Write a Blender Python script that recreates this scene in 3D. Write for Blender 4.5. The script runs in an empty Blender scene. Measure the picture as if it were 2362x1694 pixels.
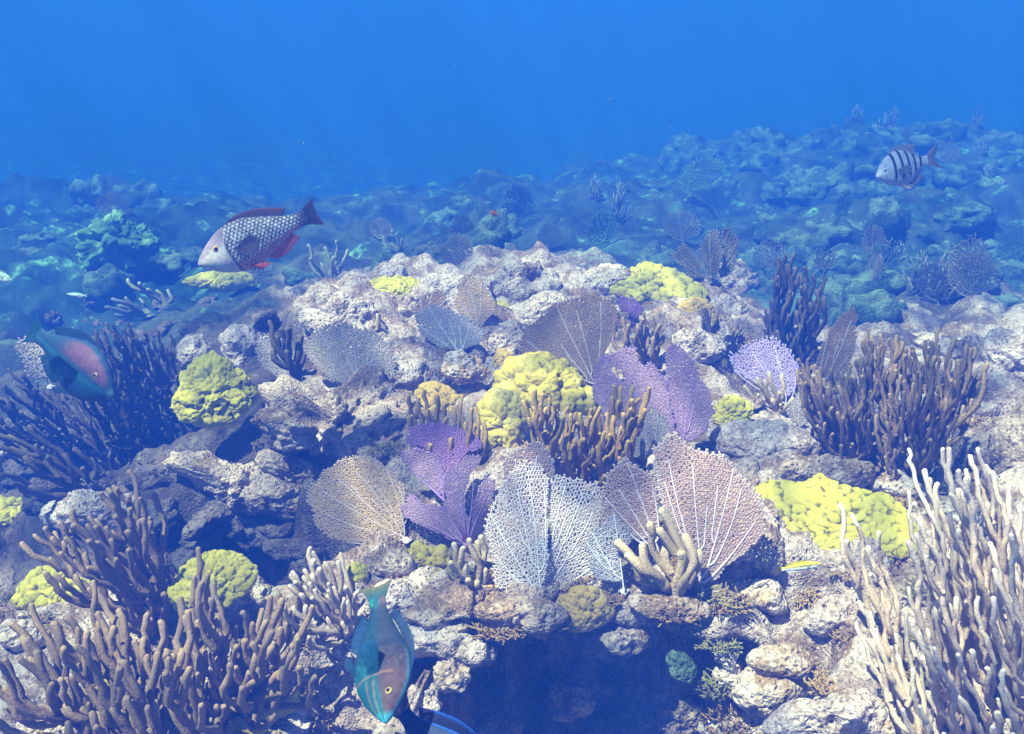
import bpy, math, random
import numpy as np
from mathutils import Vector, Matrix
from mathutils.geometry import delaunay_2d_cdt

# ------------------------------------------------------------------ camera, light, exposure
SC = bpy.context.scene
COL = SC.collection
CAM_Z = 1.40
PITCH = math.radians(19.2)
HFOV = math.radians(54.0)
cam_data = bpy.data.cameras.new('camera')
cam = bpy.data.objects.new('camera', cam_data)
COL.objects.link(cam)
cam.location = (0, 0, CAM_Z)
cam.rotation_euler = (math.pi / 2 - PITCH, 0, 0)
cam_data.sensor_fit = 'HORIZONTAL'
cam_data.angle = HFOV
cam_data.clip_start = 0.02
cam_data.clip_end = 400
SC.camera = cam

SUN_DIR = Vector((-0.36, -0.25, 0.90)).normalized()      # towards the sun
elev = math.asin(SUN_DIR.z)
azim = math.atan2(SUN_DIR.x, SUN_DIR.y)
world = bpy.data.worlds.new('World')
SC.world = world
world.use_nodes = True
wn = world.node_tree
wn.nodes.clear()
sky = wn.nodes.new('ShaderNodeTexSky')
sky.sky_type = 'NISHITA'
sky.sun_disc = False
sky.sun_elevation = elev
sky.sun_rotation = azim
bgn = wn.nodes.new('ShaderNodeBackground')
bgn.inputs['Strength'].default_value = 0.05
wo = wn.nodes.new('ShaderNodeOutputWorld')
wn.links.new(sky.outputs[0], bgn.inputs['Color'])
wn.links.new(bgn.outputs[0], wo.inputs['Surface'])

sun_data = bpy.data.lights.new('sun', 'SUN')
sun_data.energy = 5.0
sun_data.angle = math.radians(0.6)
sun_data.color = (1.0, 0.93, 0.84)
sun = bpy.data.objects.new('sun', sun_data)
COL.objects.link(sun)
sun.rotation_euler = SUN_DIR.to_track_quat('Z', 'Y').to_euler()

SC.view_settings.view_transform = 'Standard'
SC.view_settings.look = 'None'
SC.view_settings.gamma = 1
SC.view_settings.exposure = 1.70
SC.cycles.volume_bounces = 1
SC.cycles.max_bounces = 5
SC.cycles.diffuse_bounces = 2
SC.cycles.transparent_max_bounces = 8
SC.cycles.use_denoising = True

HAZE_DENSITY = 0.185
HAZE_COLOR = (0.0165, 0.080, 0.56)
HAZE_ABSORB = (0.17, 0.45, 0.20)

# ------------------------------------------------------------------ pixel helpers (photo pixels 2362 x 1694)
F = 1181.0 / math.tan(HFOV / 2)
FWD = np.array([0, math.cos(PITCH), -math.sin(PITCH)])
UPV = np.array([0, math.sin(PITCH), math.cos(PITCH)])
RGT = np.array([1.0, 0, 0])
CAMP = np.array([0, 0, CAM_Z])


def tile(ox, oy, s):
    return lambda pts: [(ox + x / s, oy + y / s) for x, y in pts]


TA = tile(0, 400, 2.835)
TB = tile(780, 400, 2.835)
TC = tile(1560, 240, 2.8055)
TD = tile(0, 940, 2.1575)
TE = tile(680, 940, 2.1575)
TF = tile(1360, 940, 2.1577)
TG = tile(0, 0, 0.96020)


def ray(px, py):
    d = FWD + (px - 1181) / F * RGT + (847 - py) / F * UPV
    return d / np.linalg.norm(d)


# ------------------------------------------------------------------ numpy noise
def _h(ix, iy, iz, seed):
    with np.errstate(over='ignore'):
        n = (ix.astype(np.int64) * 374761393 + iy.astype(np.int64) * 668265263 + iz.astype(np.int64) * 2147483647 + seed * 974634777) & 0xffffffff
        n = ((n ^ (n >> 13)) * 1274126177) & 0xffffffff
        n = ((n ^ (n >> 16)) * 2246822519) & 0xffffffff
        n = n ^ (n >> 15)
    return (n & 0xffffff).astype(np.float64) / 0xffffff


def vnoise(p, scale, seed=0):
    q = np.asarray(p) * scale
    i = np.floor(q)
    f = q - i
    u = f * f * f * (f * (f * 6 - 15) + 10)
    i = i.astype(np.int64)
    r = 0
    for a in (0, 1):
        wa = u[:, 0] if a else 1 - u[:, 0]
        for b in (0, 1):
            wb = u[:, 1] if b else 1 - u[:, 1]
            for c in (0, 1):
                wc = u[:, 2] if c else 1 - u[:, 2]
                r = r + wa * wb * wc * _h(i[:, 0] + a, i[:, 1] + b, i[:, 2] + c, seed)
    return r * 2 - 1


def fbm(p, scale, octaves=4, seed=0, gain=0.5):
    r = 0
    a = 1.0
    for o in range(octaves):
        r = r + a * vnoise(p, scale * 2.03 ** o, seed + o * 7)
        a *= gain
    return r


def worley(p, scale, seed=0):
    q = np.asarray(p) * scale
    i = np.floor(q).astype(np.int64)
    best = np.full(len(q), 9.0)
    for a in (-1, 0, 1):
        for b in (-1, 0, 1):
            for c in (-1, 0, 1):
                jx, jy, jz = i[:, 0] + a, i[:, 1] + b, i[:, 2] + c
                d = (jx + _h(jx, jy, jz, seed) - q[:, 0]) ** 2 + (jy + _h(jx, jy, jz, seed + 1) - q[:, 1]) ** 2 + (jz + _h(jx, jy, jz, seed + 2) - q[:, 2]) ** 2
                best = np.minimum(best, d)
    return np.sqrt(best)


def sstep(a, b, x):
    t = np.clip((x - a) / (b - a), 0, 1)
    return t * t * (3 - 2 * t)


# ------------------------------------------------------------------ terrain height field
CTRL = []
for y_, row in {
    1627: [(0, 2.2), (400, 2.1), (800, 2.2), (1700, 2.05), (2268, 1.95)],
    1400: [(0, 2.45), (400, 2.45), (800, 2.36), (1200, 2.27), (1500, 2.27), (1700, 2.25), (2000, 2.2), (2268, 2.2)],
    1300: [(0, 2.75), (400, 2.65), (650, 2.62), (900, 2.45), (1200, 2.37), (1550, 2.37), (1750, 2.42), (2268, 2.4)],
    1200: [(0, 3.0), (300, 2.9), (600, 3.05), (900, 2.6), (1300, 2.55), (1700, 2.55), (2268, 2.6)],
    1050: [(0, 3.4), (250, 3.5), (450, 3.05), (650, 2.98), (900, 2.85), (1200, 2.85), (1600, 2.8), (2000, 2.85), (2268, 2.85)],
    950: [(0, 3.8), (250, 3.8), (450, 3.35), (600, 3.1), (900, 3.05), (1200, 3.1), (1600, 3.1), (1900, 3.2), (2268, 3.15)],
    850: [(0, 4.3), (250, 4.2), (450, 3.5), (700, 3.35), (1000, 3.4), (1300, 3.4), (1600, 3.5), (1800, 3.6), (2268, 3.5)],
    750: [(0, 5.2), (250, 5.0), (430, 4.0), (700, 3.8), (1000, 3.8), (1300, 3.85), (1550, 3.9), (1700, 5.0), (1900, 4.8), (2200, 4.0), (2268, 3.95)],
    680: [(0, 6), (250, 5.6), (500, 5.0), (700, 4.1), (1000, 4.2), (1300, 4.2), (1550, 4.2), (1700, 5.8), (2000, 5.6), (2268, 5.4)],
    610: [(0, 6.8), (400, 6), (650, 5.5), (820, 4.8), (1100, 4.6), (1300, 4.6), (1600, 4.5), (1720, 6.6), (2268, 6.2)],
    560: [(200, 7.0), (600, 6.6), (950, 5.3), (1250, 6.6), (1450, 6.8), (1800, 7.3), (2268, 7)],
    480: [(0, 8), (400, 8), (800, 7.8), (1200, 8), (1600, 8.2), (2000, 8.2), (2268, 8)],
    455: [(0, 9.0), (300, 9.0)],
    420: [(500, 9.5), (800, 9.2), (1200, 9.5), (1600, 9.5), (2268, 9)],
    350: [(850, 12.5), (1000, 12), (1300, 11.5), (1600, 11), (2000, 10.5), (2268, 10)],
    280: [(1500, 14), (1800, 12.5), (2268, 12)],
}.items():
    for x_, d_ in row:
        r_ = ray(*TG([(x_, y_)])[0])
        CTRL.append(CAMP + r_ * d_ / r_[1])
CTRL += [np.array(v) for v in [(-1, 1.2, -.45), (0, 1.2, -.5), (1, 1.2, -.3), (-1.5, .2, -.5), (1.5, .2, -.4), (-3, 2, -.5), (3, 2, -.2), (-4, 4, -.6), (4, 4, 0),
         (-8, 9, -.5), (-8, 12, -.6), (-4, 11.5, -.55), (-3, 14, -1.5), (2, 16, -.9), (6, 17, -.7), (10, 14, .0), (9, 8, -.2), (-12, 22, -2), (0, 24, -2), (14, 24, -1.5),
         (-40, 60, -2.2), (0, 60, -2.2), (40, 60, -2.2), (-40, 10, -2), (40, 10, -1)]]
CTRL = np.array(CTRL)
_n = len(CTRL)
_K = np.linalg.norm(CTRL[:, None, :2] - CTRL[None, :, :2], axis=2)
_A = np.zeros((_n + 3, _n + 3))
_A[:_n, :_n] = _K - np.eye(_n) * 0.02
_A[:_n, _n] = 1
_A[:_n, _n + 1:] = CTRL[:, :2]
_A[_n:, :_n] = _A[:_n, _n:].T
_W = np.linalg.solve(_A, np.concatenate([CTRL[:, 2], np.zeros(3)]))


def base_h(x, y):
    out = np.empty(len(x))
    for s in range(0, len(x), 60000):
        a, b = x[s:s + 60000], y[s:s + 60000]
        k = np.sqrt((a[:, None] - CTRL[None, :, 0]) ** 2 + (b[:, None] - CTRL[None, :, 1]) ** 2)
        out[s:s + 60000] = k @ _W[:_n] + _W[_n] + a * _W[_n + 1] + b * _W[_n + 2]
    return out


HOLLOWS = []          # x, y, radius x, radius y, depth
for gx, gy, rx, ry, dp in ((590, 1215, .30, .20, .42), (640, 1035, .30, .10, .20), (250, 1010, .55, .26, .36), (60, 1000, .5, .3, .18), (470, 1160, .3, .14, .26),
                           (2150, 1000, .22, .14, .16), (1800, 1290, .26, .07, .10), (1690, 800, .22, .3, .3), (1020, 1150, .2, .12, .10), (830, 1500, .2, .12, .16), (300, 650, .8, .6, .25), (2080, 900, .4, .2, .1)):
    r_ = ray(*TG([(gx, gy)])[0])
    k_ = np.argmin([abs((CAMP + r_ * t)[2] - base_h(np.array([(CAMP + r_ * t)[0]]), np.array([(CAMP + r_ * t)[1]]))[0]) for t in np.linspace(1.5, 7, 200)])
    q_ = CAMP + r_ * np.linspace(1.5, 7, 200)[k_]
    HOLLOWS.append((q_[0], q_[1], rx, ry, dp))


def cave_mask(x):
    return sstep(-.30, -.12, x) * (1 - sstep(.58, .74, x))


def height(x, y, fine=True):
    x = np.asarray(x, float)
    y = np.asarray(y, float)
    z = base_h(x, y)
    p = np.stack([x, y, np.zeros_like(x)], 1)
    far = sstep(4.5, 8, y)
    amp = 0.5 + 0.5 * sstep(-.1, .4, vnoise(p, 1.3, 50))
    q = p + .12 * np.stack([vnoise(p, 3.5, 61), vnoise(p, 3.5, 62), np.zeros_like(x)], 1)
    q[:, 1] *= .8
    w = worley(q, 2.6, 3)
    z = z + (0.13 - 0.24 * w) * amp * (1 - .4 * far)
    w2 = worley(p, 9.0, 9)
    z = z + (0.024 - 0.045 * w2) * (1 - far) * sstep(-.35, .3, vnoise(p, 2.2, 71))
    z = z + far * (.22 * fbm(p, .9, 3, 21) + .10 * (0.5 - worley(p, 1.5, 12)))
    z = z - .22 * sstep(6.5, 10.5, y) * sstep(-6, -2, x) - .22 * sstep(9, 12, y) * (1 - sstep(1.0, 4.5, x)) * sstep(-6, -2, x)
    if fine:
        z = z + .030 * fbm(p, 7, 5, 31) + .018 * (.3 - np.abs(vnoise(p, 14, 33))) * (1 - far) + .03 * far * fbm(p, 5, 3, 77)
    for hx, hy, rx, ry, dp in HOLLOWS:
        e = ((x - hx) / rx) ** 2 + ((y - hy) / ry) ** 2
        z = z - dp * (1 - sstep(.25, 1.25, e + .35 * vnoise(p, 6, 91)))
    wob = .09 * vnoise(p * np.array([1, .3, 0]), 5.5, 95) + .04 * vnoise(p, 13, 96)
    cm = cave_mask(x + .12 * vnoise(p, 5, 97))
    z = z - .56 * cm * (1 - sstep(2.19, 2.33, y + wob))
    return z


def hits(pts):
    """terrain points seen at the given photo pixels"""
    out = []
    t = np.exp(np.linspace(math.log(1.3), math.log(70), 420))
    for px, py in pts:
        r = ray(px, py)
        q = CAMP[None] + t[:, None] * r[None]
        dz = q[:, 2] - height(q[:, 0], q[:, 1], False)
        k = np.nonzero(dz < 0)[0]
        if len(k) == 0:
            out.append(q[-1])
            continue
        k = max(k[0], 1)
        f = dz[k - 1] / (dz[k - 1] - dz[k])
        out.append(q[k - 1] + f * (q[k] - q[k - 1]))
    return np.array(out)


def at_range(px, py, rng):
    return CAMP + ray(px, py) * rng


# ------------------------------------------------------------------ object helpers
def thing(name, label, cat, loc=(0, 0, 0), group=None):
    o = bpy.data.objects.new(name, None)
    o.empty_display_size = 0.05
    COL.objects.link(o)
    o.location = [float(c) for c in loc]
    tag(o, label, cat, group)
    return o


def tag(o, label, cat, group=None):
    o['label'] = label
    o['category'] = cat
    if group:
        o['group'] = group
    return o


def mk(name, verts, faces, mat, parent=None, origin=(0, 0, 0), colors=None, scal=None, smooth=True, local=False):
    """one mesh object; faces = list of int arrays (n x 3 / n x 4)"""
    v = np.asarray(verts, np.float64)
    if not local:
        v = v - np.asarray(origin, float)[None]
    me = bpy.data.meshes.new(name)
    me.vertices.add(len(v))
    me.vertices.foreach_set('co', v.astype(np.float32).ravel())
    loops = np.concatenate([np.asarray(f, np.int32).ravel() for f in faces if len(f)])
    tot = np.concatenate([np.full(len(f), np.asarray(f).shape[1], np.int32) for f in faces if len(f)])
    start = np.concatenate([[0], np.cumsum(tot)[:-1]]).astype(np.int32)
    me.loops.add(len(loops))
    me.loops.foreach_set('vertex_index', loops)
    me.polygons.add(len(tot))
    me.polygons.foreach_set('loop_start', start)
    me.polygons.foreach_set('loop_total', tot)
    if smooth:
        me.polygons.foreach_set('use_smooth', np.ones(len(tot), bool))
    if colors is not None:
        c = me.color_attributes.new('Col', 'FLOAT_COLOR', 'POINT')
        c4 = np.concatenate([colors, np.ones((len(colors), 1))], 1).astype(np.float32)
        c.data.foreach_set('color', c4.ravel())
    if scal is not None:
        a = me.attributes.new('tone', 'FLOAT', 'POINT')
        a.data.foreach_set('value', np.asarray(scal, np.float32))
    me.update(calc_edges=True)
    me.validate()
    me.materials.append(mat)
    o = bpy.data.objects.new(name, me)
    COL.objects.link(o)
    if parent is not None:
        o.parent = parent
    else:
        o.location = [float(c) for c in origin]
    return o


def copy_tree(o, parent=None):
    c = o.copy()
    COL.objects.link(c)
    if parent is not None:
        c.parent = parent
    for ch in list(o.children):
        copy_tree(ch, c)
    return c


# ------------------------------------------------------------------ materials
def new_mat(name):
    m = bpy.data.materials.new(name)
    m.use_nodes = True
    nt = m.node_tree
    nt.nodes.clear()
    out = nt.nodes.new('ShaderNodeOutputMaterial')
    return m, nt, out


class NT:
    def __init__(s, nt):
        s.nt = nt

    def n(s, t, **kw):
        nd = s.nt.nodes.new(t)
        for k, v in kw.items():
            setattr(nd, k, v)
        return nd

    def link(s, a, b):
        s.nt.links.new(a, b)

    def noise(s, vec, scale, detail=3, rough=.55, dist=0):
        nd = s.n('ShaderNodeTexNoise')
        nd.inputs['Scale'].default_value = scale
        nd.inputs['Detail'].default_value = detail
        nd.inputs['Roughness'].default_value = rough
        nd.inputs['Distortion'].default_value = dist
        s.link(vec, nd.inputs['Vector'])
        return nd.outputs[0]

    def voro(s, vec, scale, feature='F1', rnd=1.0):
        nd = s.n('ShaderNodeTexVoronoi', feature=feature)
        nd.inputs['Scale'].default_value = scale
        nd.inputs['Randomness'].default_value = rnd
        s.link(vec, nd.inputs['Vector'])
        return nd.outputs['Distance']

    def ramp(s, fac, lo, hi):
        nd = s.n('ShaderNodeMapRange', interpolation_type='SMOOTHSTEP')
        nd.inputs['From Min'].default_value = lo
        nd.inputs['From Max'].default_value = hi
        s.link(fac, nd.inputs['Value'])
        return nd.outputs[0]

    def mix(s, fac, a, b, mode='MIX'):
        nd = s.n('ShaderNodeMix', data_type='RGBA', blend_type=mode)
        if isinstance(fac, float):
            nd.inputs[0].default_value = fac
        else:
            s.link(fac, nd.inputs[0])
        for sock, v in ((nd.inputs[6], a), (nd.inputs[7], b)):
            if isinstance(v, tuple):
                sock.default_value = (*v, 1)
            else:
                s.link(v, sock)
        return nd.outputs[2]

    def math(s, op, a, b=None):
        nd = s.n('ShaderNodeMath', operation=op)
        for i, v in enumerate((a, b)):
            if v is None:
                continue
            if isinstance(v, (int, float)):
                nd.inputs[i].default_value = v
            else:
                s.link(v, nd.inputs[i])
        return nd.outputs[0]

    def bump(s, h, strength, dist):
        nd = s.n('ShaderNodeBump')
        nd.inputs['Strength'].default_value = strength
        nd.inputs['Distance'].default_value = dist
        s.link(h, nd.inputs['Height'])
        return nd.outputs[0]


def rock_mat(name, pale, turf, accent, cover=.5, pit=70, far=False):
    """pitted limestone overgrown with algal turf and pink coralline crust"""
    m, nt, out = new_mat(name)
    T = NT(nt)
    pos = T.n('ShaderNodeNewGeometry').outputs['Position']
    n1 = T.noise(pos, 7.0, 5, .6, .4)
    n2 = T.noise(pos, 21.0, 4, .6, .3)
    n3 = T.noise(pos, 3.1, 3, .5)
    n4 = T.noise(pos, 90.0, 3, .6)
    wv = T.n('ShaderNodeVectorMath', operation='MULTIPLY_ADD')
    nz = T.n('ShaderNodeTexNoise')
    nz.inputs['Scale'].default_value = 38
    nz.inputs['Detail'].default_value = 2
    T.link(pos, nz.inputs['Vector'])
    T.link(nz.outputs['Color'], wv.inputs[0])
    wv.inputs[1].default_value = (.022, .022, .022)
    T.link(pos, wv.inputs[2])
    vp = T.voro(wv.outputs[0], pit)
    vp2 = T.voro(wv.outputs[0], pit * 2.3)
    c = T.mix(T.ramp(n2, .35, .65), pale, tuple(v * .72 for v in pale))
    c = T.mix(T.ramp(n1, cover - .02, cover + .13), c, turf)
    c = T.mix(T.math('MULTIPLY', T.ramp(n3, .50, .64), T.ramp(n2, .42, .58)), c, accent)
    c = T.mix(T.math('MULTIPLY', T.ramp(n4, .50, .64), .55), c, tuple(v * .55 for v in turf))
    c = T.mix(T.math('MULTIPLY', T.ramp(n4, .46, .30), .5), c, tuple(min(1, v * 1.35) for v in pale))
    # small bored holes
    hole = T.math('MULTIPLY', T.ramp(vp, .25, .10), T.ramp(T.noise(pos, 5.0, 3, .5), .47, .58))
    c = T.mix(hole, c, tuple(v * .35 for v in turf))
    hole2 = T.math('MULTIPLY', T.ramp(vp2, .26, .10), T.ramp(T.noise(pos, 9.0, 3, .5), .44, .56))
    c = T.mix(T.math('MULTIPLY', hole2, .8), c, tuple(v * .5 for v in turf))
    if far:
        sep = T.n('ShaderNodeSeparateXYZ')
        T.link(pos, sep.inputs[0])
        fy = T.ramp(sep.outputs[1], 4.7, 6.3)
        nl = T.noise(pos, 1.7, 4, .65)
        dark = T.mix(T.ramp(nl, .56, .72), (.018, .045, .035), (.06, .15, .10))  # far ground coloured dark teal to deepen the haze
        dark = T.mix(T.math('MULTIPLY', T.ramp(T.noise(pos, 4.5, 5, .75),   .55, .70), .8), dark, (.17, .42, .27))  # paler turquoise specks painted in for sunlit dapples
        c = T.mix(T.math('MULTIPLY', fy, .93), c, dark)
        # shade of the hollow on the left, put into the ground colour
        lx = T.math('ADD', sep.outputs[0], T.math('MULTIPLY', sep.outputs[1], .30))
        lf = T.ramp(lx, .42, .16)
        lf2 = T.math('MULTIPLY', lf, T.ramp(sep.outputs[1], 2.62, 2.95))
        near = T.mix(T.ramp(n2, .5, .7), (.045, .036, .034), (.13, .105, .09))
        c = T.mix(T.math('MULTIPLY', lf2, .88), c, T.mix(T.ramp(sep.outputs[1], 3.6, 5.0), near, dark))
    b = T.n('ShaderNodeBsdfPrincipled')
    T.link(c, b.inputs['Base Color'])
    b.inputs['Roughness'].default_value = .9
    b.inputs['Specular IOR Level'].default_value = .12
    h = T.math('ADD', T.math('MULTIPLY', n2, .5), T.math('MULTIPLY', n4, .35))
    h = T.math('ADD', h, T.math('MULTIPLY', T.ramp(vp, .0, .38), .45))
    h = T.math('ADD', h, T.math('MULTIPLY', vp2, .25))
    T.link(T.bump(h, .85, .020), b.inputs['Normal'])
    T.link(b.outputs[0], out.inputs['Surface'])
    return m


def soft_mat(name, col, tip=None, scale=120, var=.35, bumpd=.004, trans=.0, rough=.85):
    """polyp-covered soft coral; 'tone' 0..1 runs to the pale tip colour"""
    m, nt, out = new_mat(name)
    T = NT(nt)
    pos = T.n('ShaderNodeNewGeometry').outputs['Position']
    n1 = T.noise(pos, scale, 3, .6)
    n2 = T.noise(pos, scale * .12, 3, .5)
    c = T.mix(T.ramp(n1, .3, .7), tuple(v * (1 - var) for v in col), tuple(min(1, v * (1 + var)) for v in col))
    c = T.mix(T.math('MULTIPLY', T.ramp(n2, .4, .7), .35), c, tuple(v * .65 for v in col))
    if tip:
        at = T.n('ShaderNodeAttribute', attribute_name='tone')
        c = T.mix(at.outputs['Fac'], c, tip)
    b = T.n('ShaderNodeBsdfPrincipled')
    T.link(c, b.inputs['Base Color'])
    b.inputs['Roughness'].default_value = rough
    b.inputs['Specular IOR Level'].default_value = .15
    if bumpd:
        T.link(T.bump(n1, .8, bumpd), b.inputs['Normal'])
    if trans:
        tr = T.n('ShaderNodeBsdfTranslucent')
        T.link(c, tr.inputs['Color'])
        mx = T.n('ShaderNodeMixShader')
        mx.inputs[0].default_value = trans
        T.link(b.outputs[0], mx.inputs[1])
        T.link(tr.outputs[0], mx.inputs[2])
        T.link(mx.outputs[0], out.inputs['Surface'])
    else:
        T.link(b.outputs[0], out.inputs['Surface'])
    return m


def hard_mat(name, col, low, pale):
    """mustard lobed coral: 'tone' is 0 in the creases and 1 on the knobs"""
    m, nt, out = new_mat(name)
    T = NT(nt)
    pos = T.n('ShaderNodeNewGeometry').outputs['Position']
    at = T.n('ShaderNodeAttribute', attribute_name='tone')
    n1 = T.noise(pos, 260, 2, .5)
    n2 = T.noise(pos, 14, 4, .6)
    c = T.mix(T.ramp(at.outputs['Fac'], .15, .75), low, col)  # knob shading put into the colour: creases take the dark tone
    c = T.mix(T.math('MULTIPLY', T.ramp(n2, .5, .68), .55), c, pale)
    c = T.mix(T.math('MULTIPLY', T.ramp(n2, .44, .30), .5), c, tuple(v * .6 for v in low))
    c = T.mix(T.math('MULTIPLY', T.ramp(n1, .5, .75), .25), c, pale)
    b = T.n('ShaderNodeBsdfPrincipled')
    T.link(c, b.inputs['Base Color'])
    b.inputs['Roughness'].default_value = .8
    b.inputs['Specular IOR Level'].default_value = .15
    h = T.math('ADD', T.math('MULTIPLY', n1, .3), n2)
    T.link(T.bump(h, .6, .006), b.inputs['Normal'])
    T.link(b.outputs[0], out.inputs['Surface'])
    return m


def fish_mat(name, rough=.6, trans=0):
    m, nt, out = new_mat(name)
    T = NT(nt)
    at = T.n('ShaderNodeAttribute', attribute_name='Col')
    pos = T.n('ShaderNodeTexCoord').outputs['Object']
    n1 = T.noise(pos, 90, 3, .6)
    c = T.mix(T.math('MULTIPLY', T.ramp(n1, .35, .7), .55), at.outputs['Color'], (.40, .40, .46), 'MULTIPLY')
    b = T.n('ShaderNodeBsdfPrincipled')
    T.link(c, b.inputs['Base Color'])
    b.inputs['Roughness'].default_value = rough
    b.inputs['Specular IOR Level'].default_value = .15
    T.link(T.bump(n1, .15, .002), b.inputs['Normal'])
    if trans:
        tr = T.n('ShaderNodeBsdfTranslucent')
        T.link(c, tr.inputs['Color'])
        tp = T.n('ShaderNodeBsdfTransparent')
        m1, m2 = T.n('ShaderNodeMixShader'), T.n('ShaderNodeMixShader')
        m1.inputs[0].default_value = .4
        m2.inputs[0].default_value = trans
        T.link(b.outputs[0], m1.inputs[1])
        T.link(tr.outputs[0], m1.inputs[2])
        T.link(m1.outputs[0], m2.inputs[1])
        T.link(tp.outputs[0], m2.inputs[2])
        T.link(m2.outputs[0], out.inputs['Surface'])
    else:
        T.link(b.outputs[0], out.inputs['Surface'])
    return m


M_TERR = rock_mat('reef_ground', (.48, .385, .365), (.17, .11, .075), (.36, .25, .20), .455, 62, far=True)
M_ROCK = rock_mat('pale_limestone', (.54, .44, .425), (.185, .12, .085), (.40, .29, .26), .54, 55)
M_ROCKB = rock_mat('brown_limestone', (.46, .36, .31), (.165, .11, .07), (.36, .23, .16), .47, 60)
M_ROCKW = rock_mat('bright_limestone', (.58, .48, .44), (.26, .165, .09), (.50, .31, .15), .50, 50)
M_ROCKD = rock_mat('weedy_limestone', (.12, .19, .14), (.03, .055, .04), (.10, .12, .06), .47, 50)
M_ROCKN = rock_mat('shaded_limestone', (.17, .14, .13), (.06, .045, .04), (.14, .09, .07), .47, 50)  # pale limestone again, with the shade of the left hollow in its colour
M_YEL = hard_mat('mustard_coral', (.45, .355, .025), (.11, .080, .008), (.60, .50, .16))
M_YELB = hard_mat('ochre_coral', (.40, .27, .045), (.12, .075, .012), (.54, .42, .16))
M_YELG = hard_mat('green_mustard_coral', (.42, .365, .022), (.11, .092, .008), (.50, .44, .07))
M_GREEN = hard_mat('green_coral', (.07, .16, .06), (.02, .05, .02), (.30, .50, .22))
M_ALGA = soft_mat('brown_algae', (.28, .165, .055), (.44, .30, .14), 60, .4, 0, .2)

FISH = fish_mat('fish_skin')
FINM = fish_mat('fish_fin', .6, .22)


# ------------------------------------------------------------------ geometry kit
def poly_in(pts, poly):
    x, y = pts[:, 0], pts[:, 1]
    ins = np.zeros(len(pts), bool)
    n = len(poly)
    for i in range(n):
        x1, y1 = poly[i]
        x2, y2 = poly[(i + 1) % n]
        c = (y1 > y) != (y2 > y)
        with np.errstate(divide='ignore', invalid='ignore'):
            xi = (x2 - x1) * (y - y1) / (y2 - y1) + x1
        ins ^= c & (x < xi)
    return ins


def smooth_poly(poly, it=2):
    p = np.array(poly, float)
    for _ in range(it):
        q = np.roll(p, -1, 0)
        p = np.stack([.75 * p + .25 * q, .25 * p + .75 * q], 1).reshape(-1, 2)
    return p


TRNG = np.random.default_rng(8)


def tubes(lines, radii, sides=6, ref=None, cap=True, rough=0):
    """tubes along 3-D polylines with rounded ends -> verts, faces, t along each tube"""
    V, Q, Tn = [], [], []
    base = 0
    ang = np.arange(sides) * 2 * math.pi / sides
    ca, sa = np.cos(ang), np.sin(ang)
    for P, R in zip(lines, radii):
        P = np.asarray(P, float)
        R = np.asarray(R, float)
        if len(P) < 2:
            continue
        tone = np.linspace(0, 1, len(P))
        if cap:
            t = P[-1] - P[-2]
            t = t / (np.linalg.norm(t) + 1e-9)
            r = R[-1]
            P = np.concatenate([P, [P[-1] + t * r * .5, P[-1] + t * r * .85, P[-1] + t * r]])
            R = np.concatenate([R, [r * .85, r * .5, r * .03]])
            tone = np.concatenate([tone, [1, 1, 1]])
        tan = np.gradient(P, axis=0)
        tan /= np.linalg.norm(tan, axis=1)[:, None] + 1e-9
        rf = np.array([.37, -.82, .43]) if ref is None else ref
        a = np.cross(tan, rf)
        a /= np.linalg.norm(a, axis=1)[:, None] + 1e-9
        b = np.cross(tan, a)
        R2 = R[:, None] * np.ones((1, sides))
        if rough:
            R2 = R2 * (1 + rough * TRNG.normal(0, 1, R2.shape).clip(-1.6, 1.6))
        ring = P[:, None] + R2[:, :, None] * (a[:, None] * ca[None, :, None] + b[:, None] * sa[None, :, None])
        n = len(P)
        V.append(ring.reshape(-1, 3))
        Tn.append(np.repeat(tone, sides))
        i = np.arange(n - 1)[:, None] * sides
        j = np.arange(sides)[None]
        j2 = (j + 1) % sides
        Q.append(np.stack([base + i + j, base + i + j2, base + i + sides + j2, base + i + sides + j], -1).reshape(-1, 4))
        base += n * sides
    return np.concatenate(V), [np.concatenate(Q)], np.concatenate(Tn)


class Plane:
    def __init__(s, origin, yaw=0, lean=0):
        """upright plane facing the viewer; yaw turns it about z, lean tips its top away from (+) the viewer, in degrees"""
        lean = lean + 10
        s.o = np.asarray(origin, float)
        d = s.o - CAMP
        a = math.atan2(d[0], d[1]) * .6 + math.radians(yaw)
        n = np.array([-math.sin(a), -math.cos(a), 0])
        l = math.radians(lean)
        s.n = n * math.cos(l) + np.array([0, 0, 1]) * math.sin(l)
        s.u = np.array([math.cos(a), -math.sin(a), 0])
        s.v = np.cross(s.n, s.u)
        if s.v[2] < 0:
            s.v = -s.v

    def uv(s, px):
        out = []
        for x, y in px:
            r = ray(x, y)
            t = np.dot(s.o - CAMP, s.n) / np.dot(r, s.n)
            q = CAMP + r * t - s.o
            out.append((np.dot(q, s.u), np.dot(q, s.v)))
        return np.array(out)

    def xyz(s, uv, w=None):
        uv = np.asarray(uv)
        q = s.o + uv[:, :1] * s.u + uv[:, 1:2] * s.v
        if w is not None:
            q = q + np.asarray(w)[:, None] * s.n
        return q


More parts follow.
